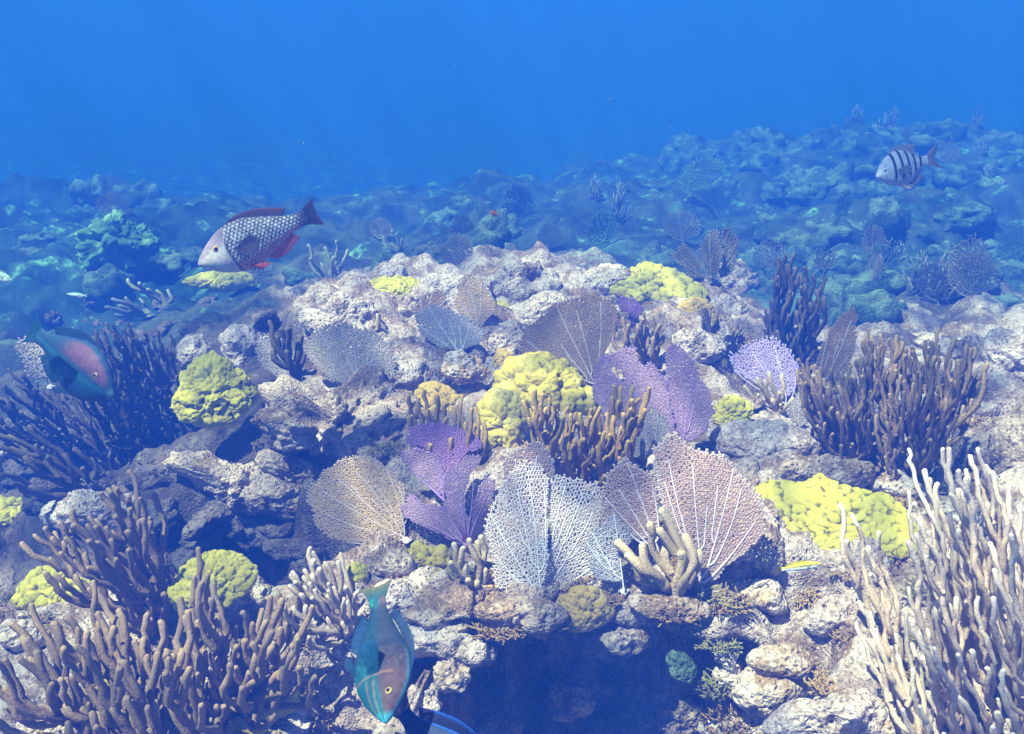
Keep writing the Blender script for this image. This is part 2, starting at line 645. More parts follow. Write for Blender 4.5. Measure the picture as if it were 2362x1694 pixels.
def grow(tips, base, finger, merge, g, step, rng, conv=.55):
    """candelabra: every tip is walked back towards the base until it joins an older branch -> polylines from joint to tip, flow"""
    nodes = [np.array(base)]
    alen = [1e9]
    nd_path = [-1]
    order = np.argsort(-np.linalg.norm(tips - base, axis=1))
    lines = []
    for k in order:
        p = tips[k].copy()
        path = [p.copy()]
        L = 0
        gk = g + rng.normal(0, .10, len(p))
        for it in range(400):
            tob = base - p
            db = np.linalg.norm(tob)
            if db < step * 1.5:
                path.append(np.array(base))
                break
            tob /= db
            a = min(1, max(0, (L - finger * .35) / (finger * 1.3)))
            d = -gk * (1 - a) * (1 - conv) + tob * (conv + (1 - conv) * a)
            d /= np.linalg.norm(d)
            p = p + d * step
            L += step
            if L > finger * .45 and len(nodes) > 1:
                N = np.array(nodes)
                dd = np.linalg.norm(N - p, axis=1)
                ok = (dd < merge) & (np.array(alen) > finger * .7) & (np.linalg.norm(N - base, axis=1) < db + merge * .3)
                if ok.any():
                    c = np.nonzero(ok)[0]
                    j = c[np.argmin(dd[c])]
                    path.append(nodes[j])
                    break
            path.append(p.copy())
        P = np.array(path)
        for _ in range(4):
            if len(P) > 3:
                P[1:-1] = (P[:-2] + 2 * P[1:-1] + P[2:]) / 4
        s = 0
        for i in range(len(P)):
            if i:
                s += np.linalg.norm(P[i] - P[i - 1])
            nodes.append(P[i])
            alen.append(s)
        lines.append(P[::-1])
    return lines


def dart(poly, spacing, n, rng, edge=None):
    lo, hi = poly.min(0), poly.max(0)
    out = []
    tries = 0
    while len(out) < n and tries < n * 60:
        tries += 1
        p = rng.uniform(lo, hi)
        if not poly_in(p[None], poly)[0]:
            continue
        if out and np.min(np.linalg.norm(np.array(out) - p, axis=1)) < spacing:
            continue
        out.append(p)
    return np.array(out)


def holdfast(plane, r, mat, parent, uv=(0, 0), name='holdfast'):
    n, m = 10, 7
    V = []
    o = plane.xyz(np.array([uv]))[0]
    for i in range(m):
        ph = (i / (m - 1)) * math.pi * .5
        for j in range(n):
            a = j / n * 2 * math.pi
            k = r * (1 + .25 * math.sin(a * 3 + i))
            V.append(o + np.array([k * math.cos(a) * (1 - math.sin(ph)) ** .8 * 1.6, k * math.sin(a) * (1 - math.sin(ph)) ** .8 * 1.6, r * (1.3 * math.sin(ph) - .5)]))
    Q = [[i * n + j, i * n + (j + 1) % n, (i + 1) * n + (j + 1) % n, (i + 1) * n + j] for i in range(m - 1) for j in range(n)]
    return mk(name, V, [np.array(Q)], mat, parent, parent.location)


# ------------------------------------------------------------------ sea fans
def fan_blade(plane, base_uv, poly, cell, thick, mat, vmat, parent, rng, bend=.02, nveins=9, vein=.004, fringe=1.0, aspect=1.5, holes=(), flat=.6):
    poly = smooth_poly(poly, 2)
    b = np.array(base_uv)
    far = np.max(np.linalg.norm(poly - b, axis=1))
    # rings of points round the base; cells stretch along the growth direction
    pts = []
    k = 0
    r = cell
    while r < far * 1.02:
        n = max(3, int(2 * math.pi * r / cell))
        a = (np.arange(n) + .5 * (k % 2)) / n * 2 * math.pi + rng.normal(0, .16, n) / n * 4
        rr = r + rng.normal(0, cell * .22, n)
        pts.append(np.stack([b[0] + rr * np.cos(a), b[1] + rr * np.sin(a)], 1))
        r += cell * aspect
        k += 1
    pts = np.concatenate(pts)
    # wavy lobed rim
    q = pts + np.stack([vnoise(np.c_[pts, np.zeros(len(pts))], 1 / (cell * 5), int(rng.integers(99))), vnoise(np.c_[pts, np.ones(len(pts))], 1 / (cell * 5), int(rng.integers(99)))], 1) * cell * 1.3
    keep = poly_in(q, poly)
    for h in holes:
        keep &= ~poly_in(q, smooth_poly(h, 2))
    pts = pts[keep]
    if len(pts) < 8:
        return
    res = delaunay_2d_cdt([Vector(p) for p in pts], [], [], 0, 1e-7)
    P = np.array([tuple(v) for v in res[0]])
    tri = [f for f in res[2]]
    cen, ok, emap = [], [], {}
    for f in tri:
        a, c, d = P[f[0]], P[f[1]], P[f[2]]
        mx = max(np.linalg.norm(a - c), np.linalg.norm(c - d), np.linalg.norm(a - d))
        ok.append(mx < cell * 3.0)
        cen.append((a + c + d) / 3)
    cen = np.array(cen)
    for i, f in enumerate(tri):
        if not ok[i]:
            continue
        for e in ((f[0], f[1]), (f[1], f[2]), (f[2], f[0])):
            emap.setdefault((min(e), max(e)), []).append(i)
    E = []
    rim = {}
    for e, fs in emap.items():
        if len(fs) == 2:
            E.append(fs)
        else:
            rim[fs[0]] = (P[e[0]] + P[e[1]]) / 2
    used = sorted({i for e in E for i in e})
    idx = {i: k for k, i in enumerate(used)}
    N2 = [cen[i] for i in used]
    EE = [(idx[a], idx[c]) for a, c in E]
    for i, m in rim.items():
        if i in idx:
            out = cen[i] - b
            out = out / (np.linalg.norm(out) + 1e-9)
            tipp = cen[i] + (m - cen[i]) * 1.0 + out * cell * rng.uniform(.2, 1.1) * fringe
            N2.append(tipp)
            EE.append((idx[i], len(N2) - 1))
    N2 = np.array(N2)
    EE = np.array(EE)
    s1, s2 = rng.uniform(0, 6, 2)

    def wof(uv):
        d = (uv - b) / far
        return bend * far * 4 * (np.sin(d[:, 0] * 3.0 + s1) * .5 * d[:, 1] + .5 * np.sin(d[:, 1] * 3.5 + s2) * np.hypot(d[:, 0], d[:, 1])) + bend * .5 * far * vnoise(np.c_[uv, np.zeros(len(uv))], 4 / far, 5)

    N3 = plane.xyz(N2, wof(N2))
    dist = np.linalg.norm(N2 - b, axis=1) / far
    # distance to the rim, for the paler growing edge
    seg = poly
    de = np.min(np.linalg.norm(N2[:, None] - seg[None], axis=2), axis=1)
    tone_n = np.clip(1 - de / (cell * 2.2), 0, 1) * .85
    A, B = N3[EE[:, 0]], N3[EE[:, 1]]
    t = B - A
    ln = np.linalg.norm(t, axis=1)[:, None] + 1e-9
    t = t / ln
    side = np.cross(t, plane.n)
    side /= np.linalg.norm(side, axis=1)[:, None] + 1e-9
    nn = np.cross(side, t)
    rad = thick * (1.05 - .25 * dist[EE].mean(1))[:, None] * rng.uniform(.75, 1.25, (len(EE), 1))
    rings = []
    for end, fr in ((A, .12), (B, -.12)):
        c = end + t * ln * fr
        for sx, sz in ((1, 0), (0, 1), (-1, 0), (0, -1)):
            rings.append(c + side * rad * sx + nn * rad * sz * flat)
    R = np.stack(rings, 1)  # m x 8 x 3
    m = len(EE)
    nb = len(N3)
    V = np.concatenate([N3, R.reshape(-1, 3)])
    o = nb + np.arange(m)[:, None] * 8
    Q, T3 = [], []
    for j in range(4):
        j2 = (j + 1) % 4
        Q.append(np.concatenate([o + j, o + j2, o + 4 + j2, o + 4 + j], 1))
        T3.append(np.concatenate([EE[:, :1], o + j2, o + j], 1))
        T3.append(np.concatenate([EE[:, 1:2], o + 4 + j, o + 4 + j2], 1))
    tone = np.concatenate([tone_n, np.repeat(tone_n[EE].mean(1), 8)])
    blade = mk('blade', V, [np.concatenate(Q), np.concatenate(T3)], mat, parent, parent.location, scal=tone)
    # main veins
    ins = N2[rng.permutation(len(used))[:400]]
    ins = ins[np.linalg.norm(ins - b, axis=1) > far * .45]
    tips = []
    for p in ins:
        if all(np.linalg.norm(p - q) > far * .13 for q in tips):
            tips.append(p)
        if len(tips) >= nveins:
            break
    if tips and vein > 0:
        up = poly.mean(0) - b
        up /= np.linalg.norm(up)
        L2 = grow(np.array(tips), b, far * .28, cell * 1.6, up, cell * .8, rng, .75)
        lines, radii = [], []
        for P2 in L2:
            fr = np.linalg.norm(P2 - b, axis=1) / far
            lines.append(plane.xyz(P2, wof(P2) + thick * .3))
            radii.append(np.maximum(vein * .72 * (1 - fr) ** 1.7, thick * .45))
        v, f, tn = tubes(lines, radii, 5, plane.n)
        mk('branch_veins', v, f, vmat, parent, parent.location)
    return blade


def fan_mats(key, col, edge, veincol, trans=.45):
    return (soft_mat(key + '_mesh', col, edge, 160, .25, 0, trans), soft_mat(key + '_vein', veincol, None, 120, .15, 0))


FM = {
    'tan': fan_mats('tan_fan', (.78, .57, .37), (.62, .52, .48), (.58, .47, .50)),
    'brown': fan_mats('brown_fan', (.48, .33, .21), (.45, .35, .30), (.48, .42, .50)),
    'dark': fan_mats('dark_fan', (.33, .245, .20), (.34, .23, .15), (.36, .33, .38)),
    'mauve': fan_mats('mauve_fan', (.72, .62, .60), (.44, .36, .40), (.55, .48, .58)),
    'lilac': fan_mats('lilac_fan', (.64, .59, .66), (.45, .42, .52), (.60, .58, .66)),
    'purple': fan_mats('purple_fan', (.52, .28, .64), (.34, .20, .58), (.26, .10, .55), .35),
    'pink': fan_mats('pink_fan', (.60, .40, .60), (.40, .24, .58), (.38, .22, .52), .35),
    'violet': fan_mats('violet_fan', (.58, .44, .82), (.48, .38, .80), (.55, .45, .80), .35),
    'white': fan_mats('white_fan', (.95, .76, .78), (.95, .84, .84), (.78, .74, .82)),
    'rose': fan_mats('rose_fan', (.70, .49, .45), (.80, .70, .70), (.66, .58, .70)),
    'olive': fan_mats('olive_fan', (.22, .20, .14), (.34, .32, .24), (.24, .22, .17)),
    'green': fan_mats('green_fan', (.10, .20, .08), (.20, .36, .16), (.12, .20, .09)),
}
FSEED = [100]


def fan(label, kind, base, blades, cell=.010, thick=.0022, rngd=None, name='sea_fan', hold=.010, group=None, **kw):
    FSEED[0] += 1
    rng = np.random.default_rng(FSEED[0])
    o = hits([base])[0] if rngd is None else at_range(*base, rngd)
    root = thing(name, label, 'sea fan', o, group)
    m, vm = FM[kind]
    for bl in blades:
        d = dict(bl)
        off = d.pop('fwd', 0)
        pl = Plane(o, d.pop('yaw', 0), d.pop('lean', 0))
        pl.o = pl.o + pl.n * off
        outl = pl.uv(d.pop('out'))
        bp = d.pop('base', None)
        buv = pl.uv([bp])[0] if bp else pl.uv([base])[0]
        hl = [pl.uv(h) for h in d.pop('holes', [])]
        args = dict(kw)
        args.update(d)
        mm, vv = FM[args.pop('kind')] if 'kind' in args else (m, vm)
        fan_blade(pl, buv, outl, args.pop('cell', cell), args.pop('thick', thick), mm, vv, root, rng, holes=hl, **args)
    holdfast(Plane(o), hold, vm, root)
    return root


# ------------------------------------------------------------------ sea rods
RM = {
    'brown': soft_mat('brown_rod', (.235, .155, .075), (.29, .20, .105), 170, .4, .004),
    'mauvebrown': soft_mat('mauve_rod', (.25, .165, .095), (.31, .21, .125), 170, .35, .004),
    'dark': soft_mat('dark_rod', (.085, .065, .042), (.12, .095, .06), 150, .4, .004),
    'amber': soft_mat('amber_rod', (.33, .205, .045), (.43, .28, .08), 150, .35, .004),
    'pale': soft_mat('pale_rod', (.62, .45, .33), (.84, .68, .55), 200, .2, .003),
    'buff': soft_mat('buff_rod', (.36, .27, .21), (.56, .45, .37), 200, .25, .003),
    'tan': soft_mat('tan_rod', (.42, .31, .19), (.56, .44, .30), 220, .45, .006),
    'olive': soft_mat('olive_rod', (.17, .15, .09), (.42, .40, .28), 150, .3, .004),
    'grey': soft_mat('grey_rod', (.16, .17, .16), (.28, .30, .27), 150, .3, .004),
}


def rods(label, kind, base, out, n, rad, spacing, finger, merge=None, g=(0, 1), depth=.06, yaw=0, lean=0, rngd=None, sides=6, taper=.35, name='sea_rod', seed=None, group=None, conv=.5, nbase=1, bspread=.6):
    FSEED[0] += 1
    rng = np.random.default_rng(FSEED[0] if seed is None else seed)
    if rngd is not None and rngd < 4.3 and group is None:
        # sizes are given for that distance; the colony itself stands on the rock behind its foot
        o = hits([base])[0]
        k = np.linalg.norm(o - CAMP) / rngd
        rad, spacing, finger, depth = rad * k, spacing * k, finger * k, depth * k
        merge = merge * k if merge else None
        lean = min(lean, 2)
    else:
        o = hits([base])[0] if rngd is None else at_range(*base, rngd)
    root = thing(name, label, 'sea rod', o, group)
    pl = Plane(o, yaw, lean - 8)
    poly = pl.uv(out)
    tips = dart(poly, spacing, n, rng)
    w = rng.normal(0, depth * .5, len(tips))
    tips3 = np.c_[tips, w]
    gg = np.array([g[0], g[1], 0.0])
    gg /= np.linalg.norm(gg)
    step = max(rad * 2.2, .008)
    if nbase == 1:
        L = grow(tips3, np.zeros(3), finger, merge or rad * 2.6, gg, step, rng, conv)
    else:
        u0, u1 = tips3[:, 0].min() * bspread, tips3[:, 0].max() * bspread
        bs = [np.array([u, rng.uniform(-.02, .02), rng.uniform(-.5, .5) * depth]) for u in np.linspace(u0, u1, nbase)]
        near = np.array([np.argmin([abs(t[0] - gg[0] / max(gg[1], .3) * .7 * t[1] - b[0]) + rng.uniform(0, .04) for b in bs]) for t in tips3])
        L = []
        for q in range(nbase):
            if (near == q).any():
                L += grow(tips3[near == q], bs[q], finger, merge or rad * 2.6, gg, step, rng, conv)
    far = np.max(np.linalg.norm(tips3, axis=1))
    lines, radii = [], []
    for P in L:
        s = np.r_[0, np.cumsum(np.linalg.norm(np.diff(P, axis=0), axis=1))]
        tot = s[-1]
        ph = rng.uniform(0, 6.28, 2)
        P = P + (rad * 1.1 * np.stack([np.sin(s * 28 + ph[0]), 0 * s, np.sin(s * 23 + ph[1])], 1) * np.clip(s / .05, 0, 1)[:, None])
        P = P + rng.normal(0, rad * .25, P.shape) * (np.arange(len(P)) > 0)[:, None]
        fr = np.clip((tot - s) / max(far, 1e-3), 0, 1)
        lines.append(pl.xyz(P[:, :2], P[:, 2]))
        radii.append(rad * rng.uniform(.85, 1.12) * (.86 + taper * 1.1 * fr + .10 * rng.normal(0, 1, len(P)) * .5))
    v, f, tn = tubes(lines, radii, sides, None, True, .15)
    mk('branches', v, f, RM[kind], root, o, scal=np.clip((tn - .45) / .55, 0, 1) ** 2)
    holdfast(pl, rad * 1.4, RM[kind], root)
    return root


# ------------------------------------------------------------------ rocks and stony corals
def blob(name, label, cat, mat, out, tilt=52, dome=.4, back=.7, anchor=None, rngd=None, lumps=.12, lscale=14, knob=0, kscale=40, knob2=0, kscale2=72, rings=46, segs=96, seed=1, pits=.0, lift=0.0, group=None, parent=None, part=None, roll=0, flat=2.0):
    px = np.array(out, float)
    c = px.mean(0)
    an = anchor or tuple(c)
    o = hits([an])[0] if rngd is None else at_range(*an, rngd)
    d = CAMP - o
    hd = np.array([d[0], d[1], 0])
    hd /= np.linalg.norm(hd)
    t = math.radians(tilt)
    nrm = math.cos(t) * np.array([0, 0, 1.]) + math.sin(t) * hd
    o = o + nrm * lift
    u = np.cross(np.array([0, 0, 1.]), nrm)
    u /= np.linalg.norm(u)
    if roll:
        u = np.array(Matrix.Rotation(math.radians(roll), 3, Vector((0, 0, 1))) @ Vector(u))
        u -= nrm * np.dot(u, nrm)
        u /= np.linalg.norm(u)
    v = np.cross(nrm, u)
    pl = Plane(o)
    pl.n, pl.u, pl.v = nrm, u, v
    uv = smooth_poly(pl.uv(out), 1)
    cu = (uv.max(0) + uv.min(0)) / 2
    rel = uv - cu
    ang = np.arctan2(rel[:, 1], rel[:, 0])
    rad = np.hypot(rel[:, 0], rel[:, 1])
    od = np.argsort(ang)
    th = np.arange(segs) / segs * 2 * math.pi - math.pi
    rr = np.interp(th, np.r_[ang[od][-1] - 2 * math.pi, ang[od], ang[od][0] + 2 * math.pi], np.r_[rad[od][-1], rad[od], rad[od][0]])
    rm = rr.mean()
    ph = np.linspace(0, math.pi, rings)[1:-1]
    V = [o + cu[0] * u + cu[1] * v + nrm * dome * rm]
    for p in ph:
        rho = abs(math.sin(p)) ** (2 / flat)
        h = math.cos(p)
        h = dome * rm * h if h > 0 else back * rm * h
        V += list(o + (cu[0] + rho * rr * np.cos(th))[:, None] * u + (cu[1] + rho * rr * np.sin(th))[:, None] * v + h * nrm)
    V.append(o + cu[0] * u + cu[1] * v - nrm * back * rm)
    V = np.array(V)
    nr = len(ph)
    i = np.arange(nr - 1)[:, None] * segs + 1
    j = np.arange(segs)[None]
    j2 = (j + 1) % segs
    Q = np.stack([i + j, i + j2 + 0 * i, i + segs + j2, i + segs + j], -1).reshape(-1, 4)
    j = np.arange(segs)
    j2 = (j + 1) % segs
    T1 = np.stack([np.zeros(segs, int), 1 + j2, 1 + j], 1)
    lb = 1 + (nr - 1) * segs
    T2 = np.stack([np.full(segs, len(V) - 1), lb + j, lb + j2], 1)
    Q = Q[:, ::-1]
    T1, T2 = T1[:, ::-1], T2[:, ::-1]
    cen = o + cu[0] * u + cu[1] * v - nrm * back * rm * .3
    dirn = V - cen
    dirn /= np.linalg.norm(dirn, axis=1)[:, None] + 1e-9
    sd = seed * 13 + 5
    disp = lumps * rm * fbm(V, lscale, 4, sd)
    tone = np.full(len(V), .5)
    if knob:
        wv = V + .25 / kscale * np.stack([vnoise(V, kscale * .8, sd + 1), vnoise(V, kscale * .8, sd + 2), vnoise(V, kscale * .8, sd + 3)], 1)
        w = worley(wv, kscale, sd)
        k = np.sqrt(np.clip(1 - (w / .80) ** 2, 0, 1))
        disp = disp + knob * (k - .5)
        tone = np.clip(k * 1.05, 0, 1)
        if knob2:
            w = worley(wv + 3.3, kscale2, sd + 8)
            k2 = np.sqrt(np.clip(1 - (w / .80) ** 2, 0, 1))
            disp = disp + knob2 * (k2 - .5)
            tone = np.clip(.35 * k + .75 * k2, 0, 1)
    if pits:
        w = worley(V, 1 / .022, sd + 4)
        disp = disp - pits * np.clip(1 - w / .42, 0, 1) * (vnoise(V, 12, sd + 9) > -.2)
        w = worley(V, 1 / .06, sd + 6)
        disp = disp - pits * 2.2 * np.clip(1 - w / .42, 0, 1) * (vnoise(V, 7, sd + 2) > .0)
    V = V + dirn * disp[:, None]
    if parent is not None:
        return mk(part, V, [Q, np.concatenate([T1, T2])], mat, parent, parent.location, scal=tone)
    ob = mk(name, V, [Q, np.concatenate([T1, T2])], mat, None, o, scal=tone)
    return tag(ob, label, cat, group)


def rock(label, mat, out, **kw):
    a = dict(tilt=48, dome=.75, back=.8, lumps=.26, lscale=10, pits=.012, rings=70, segs=150, lift=.02)
    a.update(kw)
    return blob('coral_rock', label, 'rock', mat, out, **a)


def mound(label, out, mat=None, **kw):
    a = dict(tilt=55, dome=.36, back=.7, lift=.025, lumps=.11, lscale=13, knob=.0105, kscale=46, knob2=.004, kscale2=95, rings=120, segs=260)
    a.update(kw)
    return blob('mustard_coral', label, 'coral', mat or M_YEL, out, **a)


def tuft(label, px, size, n=220, seed=0, mat=None):
    rng = np.random.default_rng(900 + seed)
    o = hits([px])[0]
    lines, radii = [], []
    for _ in range(n):
        a = rng.uniform(0, 2 * math.pi)
        r = size * math.sqrt(rng.uniform(0, 1)) * .75
        p = np.array([r * math.cos(a) * 1.25, r * math.sin(a) * .8, -.02 + .25 * size * (1 - (r / size) ** 2)])
        d = np.array([p[0] * .9 / size + rng.normal(0, .45), p[1] * .9 / size + rng.normal(0, .45) - .4, .8])
        d /= np.linalg.norm(d)
        ln = size * rng.uniform(.25, .6)
        k = rng.normal(0, .5, 3)
        P = [o + p + d * ln * t + k * ln * t * t * .5 for t in np.linspace(0, 1, 5)]
        lines.append(P)
        radii.append(np.linspace(.0028, .0016, 5) * rng.uniform(.7, 1.4))
        for t in (.5, .8):
            q = P[int(t * 4)]
            d2 = d + rng.normal(0, .7, 3)
            lines.append([q, q + d2 * ln * .2, q + d2 * ln * .32])
            radii.append([.002, .002, .0014])
    v, f, tn = tubes(lines, radii, 4, None)
    ob = mk('algae_tuft', v, f, mat or M_ALGA, None, o, scal=tn)
    return tag(ob, label, 'algae', None)


# ------------------------------------------------------------------ water haze
def build_haze():
    x0, x1, y0, y1, z0, z1 = -75, 75, -12, 78, -8, 2.4
    V = [(x, y, z) for z in (z0, z1) for y in (y0, y1) for x in (x0, x1)]
    Q = np.array([[0, 2, 3, 1], [4, 5, 7, 6], [0, 1, 5, 4], [2, 6, 7, 3], [0, 4, 6, 2], [1, 3, 7, 5]])
    m, nt, out = new_mat('sea_haze')
    pv = nt.nodes.new('ShaderNodeVolumePrincipled')
    pv.inputs['Color'].default_value = (*HAZE_COLOR, 1)
    pv.inputs['Absorption Color'].default_value = (*HAZE_ABSORB, 1)
    pv.inputs['Density'].default_value = HAZE_DENSITY
    pv.inputs['Anisotropy'].default_value = 0.0
    nt.links.new(pv.outputs[0], out.inputs['Volume'])
    o = mk('haze', V, [Q], m, None, (0, 0, 0), smooth=False)
    o['kind'] = 'stuff'
    tag(o, 'blue sea water veiling the reef with distance', 'haze')


build_haze()


def build_dapple_sheet():
    # unseen sheet added overhead: its painted clear and dim net dapples the sunlight
    m, nt, out = new_mat('sun_dapples')
    T = NT(nt)
    pos = T.n('ShaderNodeNewGeometry').outputs['Position']
    wv = T.n('ShaderNodeVectorMath', operation='MULTIPLY_ADD')
    nz = T.n('ShaderNodeTexNoise')
    nz.inputs['Scale'].default_value = 1.6
    nz.inputs['Detail'].default_value = 2
    T.link(pos, nz.inputs['Vector'])
    T.link(nz.outputs['Color'], wv.inputs[0])
    wv.inputs[1].default_value = (.5, .5, 0)
    T.link(pos, wv.inputs[2])
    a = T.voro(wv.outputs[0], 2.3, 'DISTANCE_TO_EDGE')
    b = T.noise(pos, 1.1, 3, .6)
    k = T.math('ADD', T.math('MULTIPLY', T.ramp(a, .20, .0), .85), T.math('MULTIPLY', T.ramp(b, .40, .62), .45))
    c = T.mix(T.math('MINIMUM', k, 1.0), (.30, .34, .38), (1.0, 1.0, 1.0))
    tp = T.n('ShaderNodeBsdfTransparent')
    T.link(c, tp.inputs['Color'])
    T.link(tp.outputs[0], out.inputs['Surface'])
    n = 120
    x = np.linspace(-75, 75, n)
    y = np.linspace(-30, 78, n)
    X, Y = np.meshgrid(x, y)
    X, Y = X.ravel(), Y.ravel()
    Z = 2.62 + .06 * vnoise(np.c_[X, Y, 0 * X], .5, 4)
    i = np.arange(n - 1)[:, None] * n
    j = np.arange(n - 1)[None]
    Q = np.stack([i + j, i + j + 1, i + n + j + 1, i + n + j], -1).reshape(-1, 4)
    o = mk('dapple_sheet', np.c_[X, Y, Z], [Q], m)
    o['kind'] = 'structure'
    tag(o, 'unseen sheet added above the reef to dapple the sunlight', 'water')


build_dapple_sheet()


# ------------------------------------------------------------------ sea bed
def build_terrain():
    a = np.radians(np.concatenate([np.linspace(-70, -33, 45)[:-1], np.linspace(-33, 33, 860), np.linspace(33, 70, 45)[1:]]))
    d = np.concatenate([np.linspace(.25, 1.45, 24)[:-1], np.exp(np.arange(math.log(1.45), math.log(6), .0040)), np.exp(np.arange(math.log(6), math.log(15), .009)), np.exp(np.arange(math.log(15), math.log(74), .03))])
    D, A = np.meshgrid(d, a, indexing='ij')
    # straight rows near, fanned out with distance
    X = (D * np.tan(A)).ravel()
    Y = D.ravel()
    Z = height(X, Y)
    cm = cave_mask(X)
    nz = fbm(np.stack([X, Y, Z], 1), 7, 3, 5) * .05
    push = cm * sstep(-.14, -.32, Z) * sstep(2.58, 2.35, Y)
    Y2 = Y + push * (.55 + nz)
    V = np.stack([X, Y2, Z], 1)
    nd, na = len(d), len(a)
    i = np.arange(nd - 1)[:, None] * na
    j = np.arange(na - 1)[None]
    Q = np.stack([i + j, i + j + 1, i + na + j + 1, i + na + j], -1).reshape(-1, 4)
    # rubble relief
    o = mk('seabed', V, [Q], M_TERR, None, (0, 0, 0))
    o['kind'] = 'structure'
    tag(o, 'rocky reef sea bed of pale limestone and brown turf', 'sea bed')


build_terrain()

